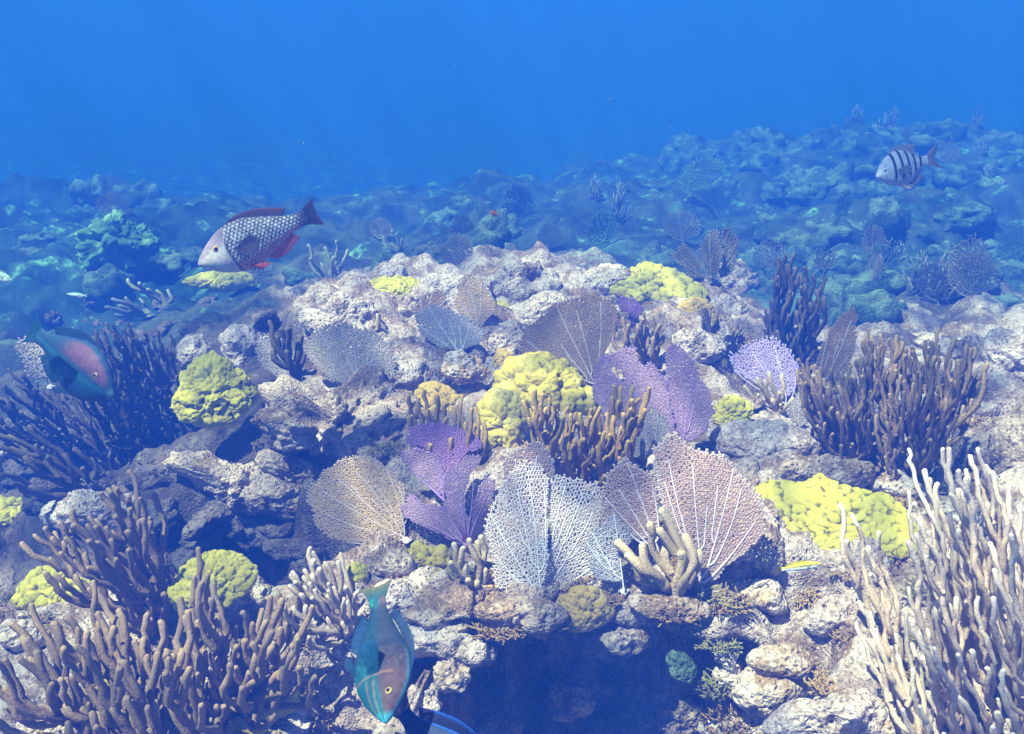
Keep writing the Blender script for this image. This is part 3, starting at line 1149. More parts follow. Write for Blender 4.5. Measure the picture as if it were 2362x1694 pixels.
# ------------------------------------------------------------------ boulders of the reef
RK = [
    ('big smooth lavender boulder behind the grey-mauve sea fan', M_ROCK, TG([(655, 725), (668, 690), (720, 672), (790, 668), (840, 690), (850, 740), (800, 775), (720, 775)]), {}),
    ('low pale rock behind the round yellow coral on the left edge of the reef', M_ROCK, TG([(385, 770), (420, 745), (460, 750), (480, 780), (470, 830), (400, 820)]), {}),
    ('rounded pitted boulder between the left yellow coral and the dark upright rods', M_ROCK, TG([(480, 760), (500, 735), (550, 717), (590, 740), (610, 790), (600, 830), (540, 840), (490, 810)]), {}),
    ('pale oval boulder full of small bore holes above the lobed yellow coral', M_ROCKW, TB([(650, 1270), (700, 1200), (800, 1170), (930, 1190), (1020, 1280), (1000, 1350), (900, 1390), (760, 1390), (660, 1340)]), dict(pits=.014, rngd=3.5)),
    ('rounded pale boulder at the crest of the reef, nearest the tan upright fan', M_ROCK, TG([(1075, 640), (1085, 600), (1130, 583), (1190, 583), (1240, 610), (1250, 650), (1200, 685), (1120, 685)]), {}),
    ('flat pale rock at the reef crest left of the upper yellow coral', M_ROCKW, TG([(1255, 620), (1300, 600), (1370, 600), (1420, 615), (1400, 650), (1320, 655), (1270, 645)]), {}),
    ('grey boulder below the crest boulder, above the dark brown fan', M_ROCK, TG([(1110, 700), (1180, 660), (1260, 655), (1310, 690), (1250, 740), (1150, 740)]), {}),
    ('low grey rock behind the tan upright fan', M_ROCK, TG([(840, 690), (900, 640), (990, 615), (1060, 630), (1050, 690), (940, 720), (860, 720)]), {}),
    ('knobbly pale ledge below the leafy yellow coral', M_ROCK, TG([(1475, 765), (1500, 733), (1560, 738), (1605, 765), (1585, 805), (1510, 800)]), dict(pits=.014)),
    ('small round pale rock right of the leafy yellow coral', M_ROCK, TG([(1568, 738), (1590, 708), (1622, 722), (1630, 758), (1590, 772)]), {}),
    ('tall rough boulder under the grey fans at the right end of the crest', M_ROCKB, TG([(1540, 670), (1560, 620), (1610, 575), (1662, 588), (1676, 632), (1655, 700), (1590, 715)]), dict(dome=.7)),
    ('broad brown pitted ledge overhanging a dark hollow left of the lobed yellow coral', M_ROCKB, TG([(575, 940), (600, 900), (650, 868), (700, 875), (760, 850), (830, 858), (890, 880), (905, 940), (890, 1005), (800, 1020), (720, 1000), (640, 975), (590, 960)]), dict(tilt=30, dome=.35, back=.5, lift=.02, lumps=.42, lscale=15, pits=.022)),
    ('long pale dead branch of coral reaching left over the dark hollow', M_ROCKB, TG([(360, 1028), (400, 1010), (470, 1018), (540, 1038), (600, 1060), (660, 1070), (700, 1095), (680, 1132), (630, 1145), (560, 1112), (480, 1075), (400, 1050)]), dict(tilt=30, dome=.5, lift=.06, lumps=.34, lscale=16, pits=.02)),
    ('short brown rock stacked above the dead coral branch', M_ROCKB, TG([(560, 1010), (610, 1000), (680, 1020), (725, 1045), (700, 1072), (640, 1062), (580, 1040)]), dict(tilt=30, lift=.03)),
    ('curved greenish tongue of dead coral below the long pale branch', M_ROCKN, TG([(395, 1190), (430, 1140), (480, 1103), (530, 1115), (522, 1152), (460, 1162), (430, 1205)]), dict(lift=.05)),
    ('grey boulder between the purple fans and the dark brown rod bush', M_ROCK, TG([(1585, 965), (1640, 920), (1720, 905), (1785, 950), (1815, 1000), (1785, 1045), (1700, 1062), (1615, 1035)]), dict(dome=.45)),
    ('bored white knobbly rock right of the rose sea fan base', M_ROCKW, TF([(600, 910), (680, 870), (760, 880), (830, 850), (920, 860), (1000, 930), (1010, 1010), (930, 1045), (850, 1005), (750, 985), (650, 985)]), dict(pits=.014)),
    ('lumpy grey rock in the shade below the wide yellow coral plate', M_ROCK, TF([(1020, 1060), (1080, 980), (1180, 920), (1290, 910), (1400, 950), (1470, 1030), (1450, 1110), (1300, 1135), (1150, 1145), (1040, 1125)]), {}),
    ('sunlit white rock at the right rim of the dark cave, top of the heap', M_ROCKW, TF([(790, 1250), (860, 1180), (950, 1150), (1050, 1180), (1130, 1250), (1145, 1315), (1080, 1345), (950, 1335), (850, 1325)]), dict(tilt=40)),
    ('sunlit rock with ochre turf at the right rim of the dark cave', M_ROCKW, TF([(710, 1410), (790, 1310), (900, 1310), (1000, 1360), (1065, 1420), (1000, 1510), (880, 1550), (760, 1510)]), dict(tilt=40)),
    ('dark-bored grey rock at the foot of the pale sea rods', M_ROCK, TF([(850, 1580), (1000, 1455), (1150, 1450), (1250, 1380), (1400, 1400), (1500, 1500), (1480, 1660), (900, 1680)]), dict(pits=.016)),
    ('pale rock half hidden behind the stems of the pale sea rods', M_ROCKW, TF([(1410, 1440), (1500, 1400), (1600, 1450), (1650, 1560), (1600, 1660), (1420, 1660)]), {}),
    ('pale lavender rock above the green-faced parrotfish', M_ROCK, TE([(365, 930), (430, 858), (520, 858), (600, 918), (690, 978), (725, 1050), (640, 1085), (540, 1055), (440, 1040)]), dict(tilt=38)),
    ('low lilac ledge right of the green-faced parrotfish', M_ROCK, TE([(515, 1150), (600, 1090), (720, 1085), (800, 1145), (950, 1180), (1035, 1240), (940, 1290), (800, 1280), (680, 1215), (560, 1245)]), dict(tilt=35, lumps=.3)),
    ('brown crusted rock under the small yellow coral beside the knobby tan coral', M_ROCKB, TE([(650, 860), (720, 805), (830, 850), (910, 930), (860, 1010), (750, 985), (680, 935)]), {}),
    ('brown turfy ledge carrying the white sea fan', M_ROCKB, TE([(880, 990), (1050, 955), (1230, 970), (1330, 1000), (1340, 1090), (1230, 1140), (1100, 1110), (930, 1075)]), dict(tilt=35, back=.5)),
    ('brown turfy rim carrying the stout knobby rods over the dark cave', M_ROCKB, TF([(170, 960), (300, 925), (420, 955), (600, 950), (630, 1055), (480, 1085), (300, 1065)]), dict(tilt=35, back=.5)),
    ('knobbly grey-blue rock heap behind the leaning brown rods on the left', M_ROCK, TG([(95, 1155), (130, 1110), (200, 1092), (280, 1108), (370, 1140), (392, 1182), (300, 1195), (180, 1185)]), dict(lumps=.35)),
    ('round pale rock at the right edge of the picture above the dark hollow', M_ROCK, TG([(2165, 795), (2200, 742), (2268, 738), (2310, 800), (2275, 855), (2195, 845)]), {}),
    ('pale rock behind the tips of the dark brown rod bush', M_ROCK, TG([(2050, 765), (2110, 738), (2170, 748), (2190, 795), (2120, 810)]), {}),
    ('pitted brown boulder at the right edge above the pale sea rods', M_ROCKB, TG([(2190, 1015), (2220, 930), (2280, 898), (2330, 960), (2310, 1105), (2225, 1115)]), dict(pits=.014)),
    ('white rock with yellow cap among the brown rods bottom left', M_ROCKW, TG([(440, 1345), (480, 1285), (560, 1272), (640, 1300), (665, 1370), (600, 1425), (500, 1415)]), {}),
    ('peach-coloured rock above the wide yellow coral plate', M_ROCKW, TF([(1370, 405), (1460, 330), (1560, 318), (1640, 380), (1710, 465), (1600, 495), (1480, 445)]), {}),
    ('white bored rock behind the pale sea rods, right of the wide yellow plate', M_ROCKW, TF([(1630, 530), (1780, 450), (1900, 480), (1985, 575), (1955, 670), (1790, 660)]), {}),
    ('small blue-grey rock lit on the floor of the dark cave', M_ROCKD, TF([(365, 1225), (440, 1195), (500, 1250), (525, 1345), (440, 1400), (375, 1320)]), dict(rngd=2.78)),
    ('pale broken rock between the brown rod bushes at the left bottom edge', M_ROCKW, TD([(-40, 1100), (40, 1050), (180, 1080), (250, 1150), (150, 1210), (20, 1200)]), {}),
    ('white stone in the bottom left corner', M_ROCKW, TD([(90, 1600), (180, 1530), (320, 1560), (400, 1640), (200, 1720)]), {}),
    ('brown lumpy rock behind the orange-brown rods', M_ROCKB, TG([(1120, 1030), (1180, 1000), (1240, 1010), (1250, 1060), (1170, 1080)]), {}),
    ('dark weedy outcrop under the hazy grey fan at the back', M_ROCKD, TB([(180, 700), (240, 570), (330, 520), (480, 490), (700, 520), (900, 560), (1000, 640), (800, 690), (500, 700)]), dict(rngd=5.4)),
    ('rough rock carrying rounded lumps left of the tan fan roots', M_ROCKB, TE([(365, 800), (430, 735), (540, 715), (590, 750), (580, 830), (470, 850)]), {}),
    ('dark pitted rock between the rose fan and the wide yellow plate', M_ROCKB, TF([(800, 640), (880, 540), (960, 600), (990, 720), (960, 860), (870, 830), (800, 740)]), {}),
    ('flat pale rock between the lilac fan and the brown ledge', M_ROCK, TG([(700, 880), (770, 845), (860, 830), (960, 800), (1000, 830), (960, 870), (850, 890)]), dict(tilt=30)),
    ('grey slab between the lilac fan and the big dark fan', M_ROCK, TG([(1075, 740), (1130, 715), (1180, 730), (1190, 790), (1120, 800), (1080, 780)]), {}),
    ('ragged dark block hanging under the ledge left of the cave', M_ROCKB, TE([(700, 1270), (790, 1240), (880, 1290), (860, 1400), (780, 1440), (710, 1380)]), dict(lumps=.45, lscale=16, rngd=2.72)),
    ('broken lilac rock at the left side of the dark cave mouth', M_ROCK, TE([(560, 1400), (640, 1330), (740, 1400), (750, 1520), (660, 1600), (570, 1530)]), dict(lumps=.4, lscale=15)),
    ('rounded dim stone on the cave floor near the blue-edged fish', M_ROCKB, TE([(900, 1560), (1000, 1500), (1120, 1540), (1130, 1640), (980, 1680), (890, 1640)]), dict(lumps=.4, rngd=3.12)),
    ('dim knobbly rock deep in the middle of the dark cave', M_ROCKB, TE([(1230, 1400), (1330, 1350), (1440, 1390), (1470, 1500), (1350, 1560), (1240, 1500)]), dict(lumps=.45, lscale=14, rngd=3.25)),
    ('dim broken slab low on the right side of the dark cave', M_ROCKB, TF([(300, 1480), (420, 1430), (560, 1470), (640, 1580), (520, 1660), (330, 1620)]), dict(lumps=.45, lscale=14, rngd=3.12)),
    ('crusted brown knob hanging from the roof of the dark cave', M_ROCKB, TF([(60, 1120), (160, 1080), (260, 1110), (280, 1190), (180, 1240), (80, 1200)]), dict(lumps=.45, lscale=16, rngd=2.86)),
    ('brown rock below the grey boulder beside the dark rod bush', M_ROCKB, TG([(1640, 1060), (1730, 1030), (1850, 1020), (1960, 1045), (1900, 1085), (1760, 1080)]), dict(tilt=35)),
]
for k, (lab, m, out, kw) in enumerate(RK):
    rock(lab, m, out, seed=k + 1, **kw)

# ------------------------------------------------------------------ mustard corals
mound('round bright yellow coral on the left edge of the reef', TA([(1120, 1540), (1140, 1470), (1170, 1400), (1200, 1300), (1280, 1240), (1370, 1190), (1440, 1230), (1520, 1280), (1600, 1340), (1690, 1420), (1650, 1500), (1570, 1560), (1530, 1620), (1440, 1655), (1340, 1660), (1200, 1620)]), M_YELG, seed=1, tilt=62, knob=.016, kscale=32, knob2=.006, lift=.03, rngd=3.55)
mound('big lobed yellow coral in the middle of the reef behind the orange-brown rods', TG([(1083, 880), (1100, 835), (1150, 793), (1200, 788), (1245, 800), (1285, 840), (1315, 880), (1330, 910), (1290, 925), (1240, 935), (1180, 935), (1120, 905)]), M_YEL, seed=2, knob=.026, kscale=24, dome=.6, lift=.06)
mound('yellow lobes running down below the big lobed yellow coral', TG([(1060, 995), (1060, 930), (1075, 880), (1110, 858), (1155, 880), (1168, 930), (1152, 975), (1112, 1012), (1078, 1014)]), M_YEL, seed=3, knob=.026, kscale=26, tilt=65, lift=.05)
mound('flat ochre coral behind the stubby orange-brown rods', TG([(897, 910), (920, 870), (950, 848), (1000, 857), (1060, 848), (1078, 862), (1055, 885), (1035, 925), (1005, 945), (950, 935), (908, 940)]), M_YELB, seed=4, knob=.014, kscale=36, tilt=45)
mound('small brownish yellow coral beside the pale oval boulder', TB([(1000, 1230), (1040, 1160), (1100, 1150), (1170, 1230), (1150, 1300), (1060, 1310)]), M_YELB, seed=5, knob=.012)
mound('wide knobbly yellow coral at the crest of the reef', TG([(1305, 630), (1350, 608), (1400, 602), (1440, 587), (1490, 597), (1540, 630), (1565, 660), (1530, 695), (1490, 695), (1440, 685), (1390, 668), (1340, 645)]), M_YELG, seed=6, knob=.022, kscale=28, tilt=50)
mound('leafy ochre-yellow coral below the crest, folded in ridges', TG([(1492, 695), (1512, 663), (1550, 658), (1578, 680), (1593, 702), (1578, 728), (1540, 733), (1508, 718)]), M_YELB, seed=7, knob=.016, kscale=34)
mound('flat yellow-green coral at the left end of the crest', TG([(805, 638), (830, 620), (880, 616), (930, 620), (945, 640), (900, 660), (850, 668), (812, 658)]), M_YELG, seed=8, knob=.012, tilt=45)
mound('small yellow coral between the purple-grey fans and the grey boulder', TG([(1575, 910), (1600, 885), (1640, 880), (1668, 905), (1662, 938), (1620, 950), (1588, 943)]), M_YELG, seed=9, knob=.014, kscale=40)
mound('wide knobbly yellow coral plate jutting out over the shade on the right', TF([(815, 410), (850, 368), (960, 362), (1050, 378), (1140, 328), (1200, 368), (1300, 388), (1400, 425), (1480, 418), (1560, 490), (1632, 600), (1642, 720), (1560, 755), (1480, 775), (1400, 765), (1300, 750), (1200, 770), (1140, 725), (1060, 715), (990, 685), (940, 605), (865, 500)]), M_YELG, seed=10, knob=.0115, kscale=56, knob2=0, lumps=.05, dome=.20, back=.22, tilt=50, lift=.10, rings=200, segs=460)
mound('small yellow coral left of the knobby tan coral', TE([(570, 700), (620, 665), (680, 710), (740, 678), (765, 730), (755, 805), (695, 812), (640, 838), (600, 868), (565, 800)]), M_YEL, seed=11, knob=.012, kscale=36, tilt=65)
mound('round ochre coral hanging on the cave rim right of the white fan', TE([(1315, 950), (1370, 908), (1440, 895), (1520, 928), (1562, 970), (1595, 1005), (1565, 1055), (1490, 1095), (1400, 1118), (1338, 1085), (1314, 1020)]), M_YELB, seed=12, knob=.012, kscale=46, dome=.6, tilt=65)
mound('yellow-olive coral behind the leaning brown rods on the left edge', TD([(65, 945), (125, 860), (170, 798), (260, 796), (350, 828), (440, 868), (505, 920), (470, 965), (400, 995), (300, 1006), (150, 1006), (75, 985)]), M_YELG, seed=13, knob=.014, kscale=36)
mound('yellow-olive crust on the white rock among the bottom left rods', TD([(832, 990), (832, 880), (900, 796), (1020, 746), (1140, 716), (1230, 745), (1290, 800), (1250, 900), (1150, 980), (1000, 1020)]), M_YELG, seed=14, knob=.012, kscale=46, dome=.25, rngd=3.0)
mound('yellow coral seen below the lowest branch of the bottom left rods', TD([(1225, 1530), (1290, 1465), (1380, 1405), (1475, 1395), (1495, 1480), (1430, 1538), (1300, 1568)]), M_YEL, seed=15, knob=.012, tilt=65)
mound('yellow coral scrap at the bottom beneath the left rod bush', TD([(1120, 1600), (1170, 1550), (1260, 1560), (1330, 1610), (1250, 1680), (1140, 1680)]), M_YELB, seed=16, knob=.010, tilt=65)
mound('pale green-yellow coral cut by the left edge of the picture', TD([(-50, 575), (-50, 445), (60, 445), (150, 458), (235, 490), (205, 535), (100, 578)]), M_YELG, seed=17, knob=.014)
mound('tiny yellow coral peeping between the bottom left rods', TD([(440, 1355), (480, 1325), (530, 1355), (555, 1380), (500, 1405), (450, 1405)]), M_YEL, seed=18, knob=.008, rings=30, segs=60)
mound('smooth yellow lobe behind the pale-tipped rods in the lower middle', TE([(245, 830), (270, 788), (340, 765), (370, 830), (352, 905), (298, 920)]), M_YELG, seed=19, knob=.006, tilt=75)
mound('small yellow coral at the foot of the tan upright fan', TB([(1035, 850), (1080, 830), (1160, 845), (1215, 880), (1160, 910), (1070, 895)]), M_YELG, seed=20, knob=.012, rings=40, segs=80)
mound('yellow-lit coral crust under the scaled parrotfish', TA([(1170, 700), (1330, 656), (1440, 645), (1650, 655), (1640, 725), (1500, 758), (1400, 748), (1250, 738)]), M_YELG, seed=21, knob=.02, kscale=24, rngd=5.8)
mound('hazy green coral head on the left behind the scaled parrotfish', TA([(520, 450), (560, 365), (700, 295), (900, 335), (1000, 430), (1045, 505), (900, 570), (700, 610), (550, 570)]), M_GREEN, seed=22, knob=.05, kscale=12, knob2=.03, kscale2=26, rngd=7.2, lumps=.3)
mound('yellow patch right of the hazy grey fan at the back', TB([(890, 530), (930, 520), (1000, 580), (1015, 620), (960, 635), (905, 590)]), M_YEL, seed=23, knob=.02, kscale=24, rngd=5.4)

# ------------------------------------------------------------------ sea fans, front
fan('white netted sea fan of two broad blades standing in the middle foreground', 'white', TE([(1225, 955)])[0], [
    dict(out=TE([(1075, 300), (1120, 272), (1190, 258), (1240, 285), (1262, 340), (1268, 450), (1272, 600), (1265, 750), (1245, 850), (1228, 945), (1120, 950), (1050, 932), (1000, 892), (966, 820), (978, 750), (945, 650), (940, 580), (972, 500), (988, 420), (1040, 350)]), lean=8, nveins=8),
    dict(out=TE([(1250, 370), (1300, 352), (1360, 362), (1430, 355), (1492, 366), (1503, 420), (1548, 460), (1543, 500), (1503, 540), (1503, 620), (1503, 700), (1510, 800), (1493, 872), (1400, 895), (1320, 922), (1240, 925), (1255, 750), (1262, 600), (1256, 462)]), lean=4, yaw=-14, fwd=-.03, nveins=7)],
    cell=.0080, thick=.0031, vein=.0040, aspect=1.35)
fan('tan sea fan rising right behind the white netted fan', 'rose', TE([(1160, 800)])[0], [dict(out=TE([(1030, 420), (1025, 300), (1080, 215), (1150, 152), (1200, 144), (1252, 175), (1278, 240), (1296, 350), (1260, 480), (1150, 600)]), nveins=5)], cell=0.0074, thick=0.0041)
fan('tan-brown sea fan spreading left from its base beside the purple fan', 'tan', TE([(556, 655)])[0], [dict(out=TE([(555, 470), (545, 400), (500, 345), (450, 298), (400, 262), (330, 233), (280, 240), (200, 270), (130, 320), (82, 378), (66, 450), (80, 510), (98, 580), (138, 632), (200, 663), (280, 676), (380, 675), (470, 685), (550, 668)]), lean=6, yaw=10, nveins=12)], cell=0.0066, thick=0.0036, vein=.0036)
fan('purple sea fan split into folded ragged lobes', 'pink', TE([(855, 690)])[0], [
    dict(out=TE([(550, 185), (560, 108), (590, 80), (680, 74), (780, 86), (850, 100), (908, 138), (936, 188), (912, 220), (850, 235), (818, 275), (790, 330), (840, 500), (852, 680), (790, 560), (755, 400), (740, 300), (690, 245), (640, 210), (590, 205)]), kind='purple', lean=14, fwd=-.03, nveins=4),
    dict(out=TE([(528, 255), (538, 205), (600, 196), (680, 220), (735, 290), (755, 380), (745, 455), (690, 425), (640, 365), (580, 325), (540, 295)]), base=TE([(748, 470)])[0], yaw=25, fwd=.03, nveins=3),
    dict(out=TE([(540, 490), (560, 425), (600, 425), (640, 470), (720, 480), (770, 505), (810, 570), (856, 690), (790, 675), (720, 625), (660, 595), (600, 575), (545, 550)]), yaw=20, fwd=.05, nveins=4),
    dict(out=TE([(760, 330), (820, 268), (880, 250), (945, 246), (948, 292), (902, 332), (872, 372), (857, 440), (852, 520), (882, 570), (872, 640), (856, 690), (800, 600), (750, 540), (742, 430)]), yaw=-14, fwd=.01, nveins=4),
    dict(out=TE([(955, 320), (984, 370), (972, 440), (980, 520), (930, 600), (900, 660), (860, 690), (872, 590), (884, 470), (908, 400), (932, 335)]), yaw=-30, fwd=.02, nveins=3)],
    cell=0.0055, thick=0.0030, vein=.007, bend=.04)
fan('rose-brown sea fan with pale veins, two blades, right of the white fan', 'rose', TF([(560, 890)])[0], [
    dict(out=TF([(75, 580), (42, 500), (46, 430), (58, 390), (90, 345), (95, 305), (150, 265), (195, 222), (232, 285), (290, 305), (332, 370), (348, 430), (352, 520), (342, 600), (330, 690), (260, 650), (180, 625), (120, 605)]), base=TF([(350, 740)])[0], fwd=-.01, yaw=8, nveins=6),
    dict(out=TF([(345, 430), (342, 360), (318, 290), (292, 212), (340, 206), (380, 155), (430, 122), (490, 165), (540, 205), (600, 220), (680, 238), (735, 275), (775, 350), (815, 400), (845, 460), (876, 520), (870, 580), (875, 640), (832, 695), (752, 745), (692, 795), (640, 855), (560, 880), (508, 805), (448, 705), (398, 600), (362, 505)]), lean=6, yaw=-6, nveins=9)],
    cell=0.0078, thick=0.0043, vein=.0065)
fan('small pale grey net fan low between the white fan and the stout knobby rods', 'lilac', TF([(170, 905)])[0], [dict(out=TF([(-20, 640), (60, 590), (110, 515), (165, 560), (205, 640), (190, 700), (150, 720), (150, 790), (185, 885), (140, 895), (60, 875), (10, 865), (-10, 780)]), lean=10, fwd=.02, nveins=5)], cell=0.0081, thick=0.0045)
fan('pinkish purple sea fan with torn holes behind the orange-brown rods', 'pink', TG([(1478, 1000)])[0], [dict(out=TG([(1312, 885), (1314, 825), (1338, 783), (1385, 762), (1425, 782), (1458, 820), (1484, 860), (1490, 900), (1494, 950), (1478, 995), (1440, 965), (1400, 955), (1345, 940)]), lean=8, nveins=6, holes=[TG([(1402, 780), (1425, 785), (1440, 808), (1418, 806)]), TG([(1355, 810), (1372, 818), (1392, 850), (1372, 838)]), TG([(1430, 905), (1460, 920), (1475, 945), (1440, 938)])])], cell=0.0063, thick=0.0035, vein=.005)
fan('purple-grey sea fan standing right of the pinkish purple one', 'pink', TG([(1507, 1003)])[0], [dict(out=TG([(1468, 772), (1488, 752), (1520, 772), (1548, 825), (1572, 860), (1585, 900), (1577, 948), (1545, 970), (1508, 985), (1490, 920), (1474, 860), (1466, 810)]), yaw=-15, lean=5, nveins=5)], cell=0.0063, thick=0.0035, vein=.005)
fan('dull mauve sea fan low behind the orange-brown rods', 'mauve', TG([(1440, 1040)])[0], [dict(out=TG([(1378, 965), (1395, 918), (1440, 902), (1482, 930), (1495, 980), (1455, 1030), (1400, 1020)]), lean=12, nveins=5)], cell=0.0063, thick=0.0035)
fan('large dark brown sea fan in the middle behind the lobed yellow coral', 'dark', TB([(1690, 1400)])[0], [dict(out=TB([(1175, 1200), (1185, 1100), (1215, 1030), (1295, 960), (1395, 868), (1498, 805), (1600, 785), (1702, 790), (1785, 838), (1815, 900), (1820, 1000), (1804, 1080), (1755, 1150), (1730, 1250), (1700, 1380), (1640, 1375), (1570, 1295), (1480, 1225), (1340, 1205), (1245, 1215)]), lean=5, nveins=8)], cell=0.0070, thick=0.0039, vein=.005)
fan('small purple sea fan beside the brown rods below the crest coral', 'purple', TB([(1925, 1010)])[0], [dict(out=TB([(1812, 815), (1880, 808), (1965, 838), (1992, 890), (1960, 970), (1900, 930), (1838, 905)]), nveins=3)], cell=0.0074, thick=0.0041)
fan('grey-mauve round sea fan with a white midrib at the middle left', 'mauve', TG([(797, 868)])[0], [dict(fwd=.07, out=TG([(740, 848), (700, 818), (674, 785), (680, 748), (705, 726), (745, 717), (790, 720), (837, 740), (870, 773), (879, 815), (870, 852), (838, 866), (797, 866)]), nveins=8)], cell=0.0070, thick=0.0039, vein=.006)
fan('pale lilac sea fan leaning left in front of the tan upright fan', 'lilac', TB([(798, 1180)])[0], [dict(out=TB([(700, 1165), (598, 1100), (526, 1040), (496, 960), (512, 898), (570, 863), (650, 857), (732, 880), (803, 926), (884, 978), (945, 1030), (955, 1080), (903, 1128), (840, 1165)]), lean=10, nveins=8)], cell=0.0070, thick=0.0039, vein=.0055)
fan('tan upright sea fan high on the reef near the crest', 'tan', TB([(925, 1030)])[0], [dict(out=TB([(850, 950), (788, 920), (740, 860), (756, 788), (786, 698), (850, 650), (912, 686), (963, 738), (1014, 800), (1034, 850), (1050, 900), (1005, 955), (940, 1015)]), nveins=6)], cell=0.0078, thick=0.0043, vein=.004)
fan('brown sea fan showing behind the pale lilac one', 'brown', TB([(560, 990)])[0], [dict(out=TB([(488, 970), (480, 910), (516, 846), (568, 785), (630, 750), (694, 772), (714, 830), (690, 880), (610, 930), (540, 960)]), nveins=4)], cell=0.0078, thick=0.0043, vein=.004)
fan('grey sea fan leaning beside the dark upright rods on the left', 'mauve', TG([(648, 848)])[0], [dict(out=TG([(565, 762), (590, 733), (615, 738), (642, 770), (654, 812), (636, 838), (590, 828), (567, 802)]), nveins=5)], cell=0.0074, thick=0.0041)
fan('feathery violet sea fan in front of the dark upright bush', 'violet', TG([(1745, 900)])[0], [dict(out=TG([(1602, 822), (1608, 793), (1650, 772), (1670, 752), (1700, 746), (1738, 762), (1770, 800), (1772, 850), (1750, 895), (1720, 872), (1690, 852), (1645, 838)]), nveins=9, lean=5, fwd=.22)], cell=0.0089, thick=0.0049, fringe=2.2, vein=.005)
fan('narrow tan sea fan standing tall right of the violet one', 'brown', TG([(1800, 895)])[0], [dict(out=TG([(1808, 800), (1822, 765), (1838, 735), (1858, 713), (1878, 688), (1896, 680), (1906, 700), (1903, 740), (1890, 790), (1872, 835), (1835, 865), (1805, 890)]), yaw=-20, nveins=5)], cell=0.0067, thick=0.0037, vein=.005, fringe=1.6)
fan('small pale sea fan at the foot of the narrow tan fan', 'mauve', TG([(1770, 955)])[0], [dict(out=TG([(1745, 905), (1753, 878), (1785, 866), (1808, 880), (1803, 915), (1782, 950), (1756, 938)]), nveins=4)], cell=0.0074, thick=0.0041)
fan('grey-olive sea fans in three blades on the boulder at the right end of the crest', 'olive', TB([(2210, 1130)])[0] if False else TC([(225, 1150)])[0], [
    dict(out=TC([(-40, 985), (0, 945), (60, 908), (122, 975), (175, 1058), (200, 1140), (120, 1150), (50, 1085), (0, 1025)]), nveins=4),
    dict(out=TC([(150, 890), (200, 826), (250, 806), (284, 850), (304, 930), (294, 1040), (264, 1130), (210, 1140), (176, 1040), (156, 960)]), nveins=4, fwd=.02),
    dict(out=TC([(282, 806), (330, 785), (374, 828), (405, 868), (410, 960), (384, 1060), (320, 1125), (250, 1140), (290, 1040), (300, 930)]), nveins=4, yaw=-20)],
    cell=0.0089, thick=0.0049, vein=.004, fringe=1.6)
fan('hazy grey sea fan on the dark outcrop at the back', 'olive', TB([(800, 680)])[0], [dict(out=TB([(530, 570), (640, 500), (720, 435), (782, 380), (834, 415), (884, 468), (896, 560), (874, 625), (800, 660), (700, 615), (600, 585)]), nveins=6)], cell=0.0096, thick=0.0039, rngd=5.25)
fan('pale tan sea fan behind the blue and pink fish on the left edge', 'mauve', TA([(330, 1390)])[0], [dict(out=TA([(85, 1130), (150, 1045), (270, 1035), (294, 1090), (324, 1200), (370, 1290), (340, 1360), (230, 1350), (155, 1255)]), nveins=5)], cell=0.0096, thick=0.0050, rngd=3.9)

# ------------------------------------------------------------------ sea rods, front
rods('big brown sea rod bush filling the bottom left corner', 'mauvebrown', TD([(960, 1660)])[0], TD([(260, 1070), (330, 985), (450, 1040), (560, 1090), (650, 1140), (780, 1130), (900, 1000), (925, 840), (1000, 820), (1050, 1000), (1130, 1100), (1250, 1060), (1330, 920), (1400, 1040), (1490, 1050), (1560, 1110), (1600, 1180), (1540, 1280), (1400, 1390), (1250, 1500), (1100, 1600), (850, 1600), (560, 1540), (420, 1440), (330, 1330), (290, 1200)]), 250, .0070, .017, .075, .020, nbase=3, bspread=.3, g=(-.05, 1), depth=.18, lean=14, rngd=2.02)
rods('second brown sea rod bush spreading along the bottom left edge', 'mauvebrown', TD([(780, 1690)])[0], TD([(-40, 1200), (120, 1180), (250, 1290), (400, 1390), (560, 1410), (700, 1410), (780, 1520), (800, 1620), (500, 1640), (380, 1570), (200, 1480), (60, 1460), (-40, 1400)]), 135, .0070, .018, .075, .020, nbase=3, bspread=.4, g=(-.15, 1), depth=.16, lean=14, rngd=1.95)
rods('brown sea rod bush leaning up to the left above the big bottom bush', 'mauvebrown', TD([(800, 1100)])[0], TD([(110, 665), (240, 620), (350, 560), (480, 570), (500, 430), (540, 385), (600, 380), (650, 440), (740, 480), (745, 560), (725, 650), (800, 720), (832, 850), (842, 960), (822, 1040), (720, 1020), (600, 950), (500, 870), (380, 810), (230, 745)]), 230, .0067, .016, .06, .019, g=(-.35, 1), depth=.14, lean=12, rngd=2.3)
rods('sea rod with pale finger tips in the lower middle left of the parrotfish', 'buff', TG([(765, 1412)])[0], TG([(626, 1290), (645, 1262), (672, 1265), (680, 1222), (720, 1236), (765, 1258), (788, 1290), (792, 1330), (782, 1385), (740, 1385), (700, 1365), (660, 1335), (635, 1310)]), 80, .0060, .015, .07, .016, g=(-.3, 1), depth=.07, lean=8, rngd=2.28)
rods('dark bushy sea rod behind the blue and pink fish', 'dark', TG([(335, 965)])[0], TG([(185, 745), (260, 718), (330, 733), (382, 770), (397, 830), (388, 900), (350, 940), (290, 900), (230, 850), (188, 800)]), 260, .0055, .016, .06, .018, nbase=4, bspread=.7, g=(-.25, 1), depth=.26, rngd=3.6)
rods('dark sea rod sweeping left over the shaded hollow', 'dark', TG([(300, 1020)])[0], TG([(-20, 850), (60, 840), (140, 860), (200, 880), (300, 900), (372, 950), (350, 1000), (250, 1000), (130, 975), (40, 940), (-20, 910)]), 230, .0055, .016, .06, .018, nbase=4, bspread=.8, g=(-.55, .8), depth=.26, rngd=3.3)
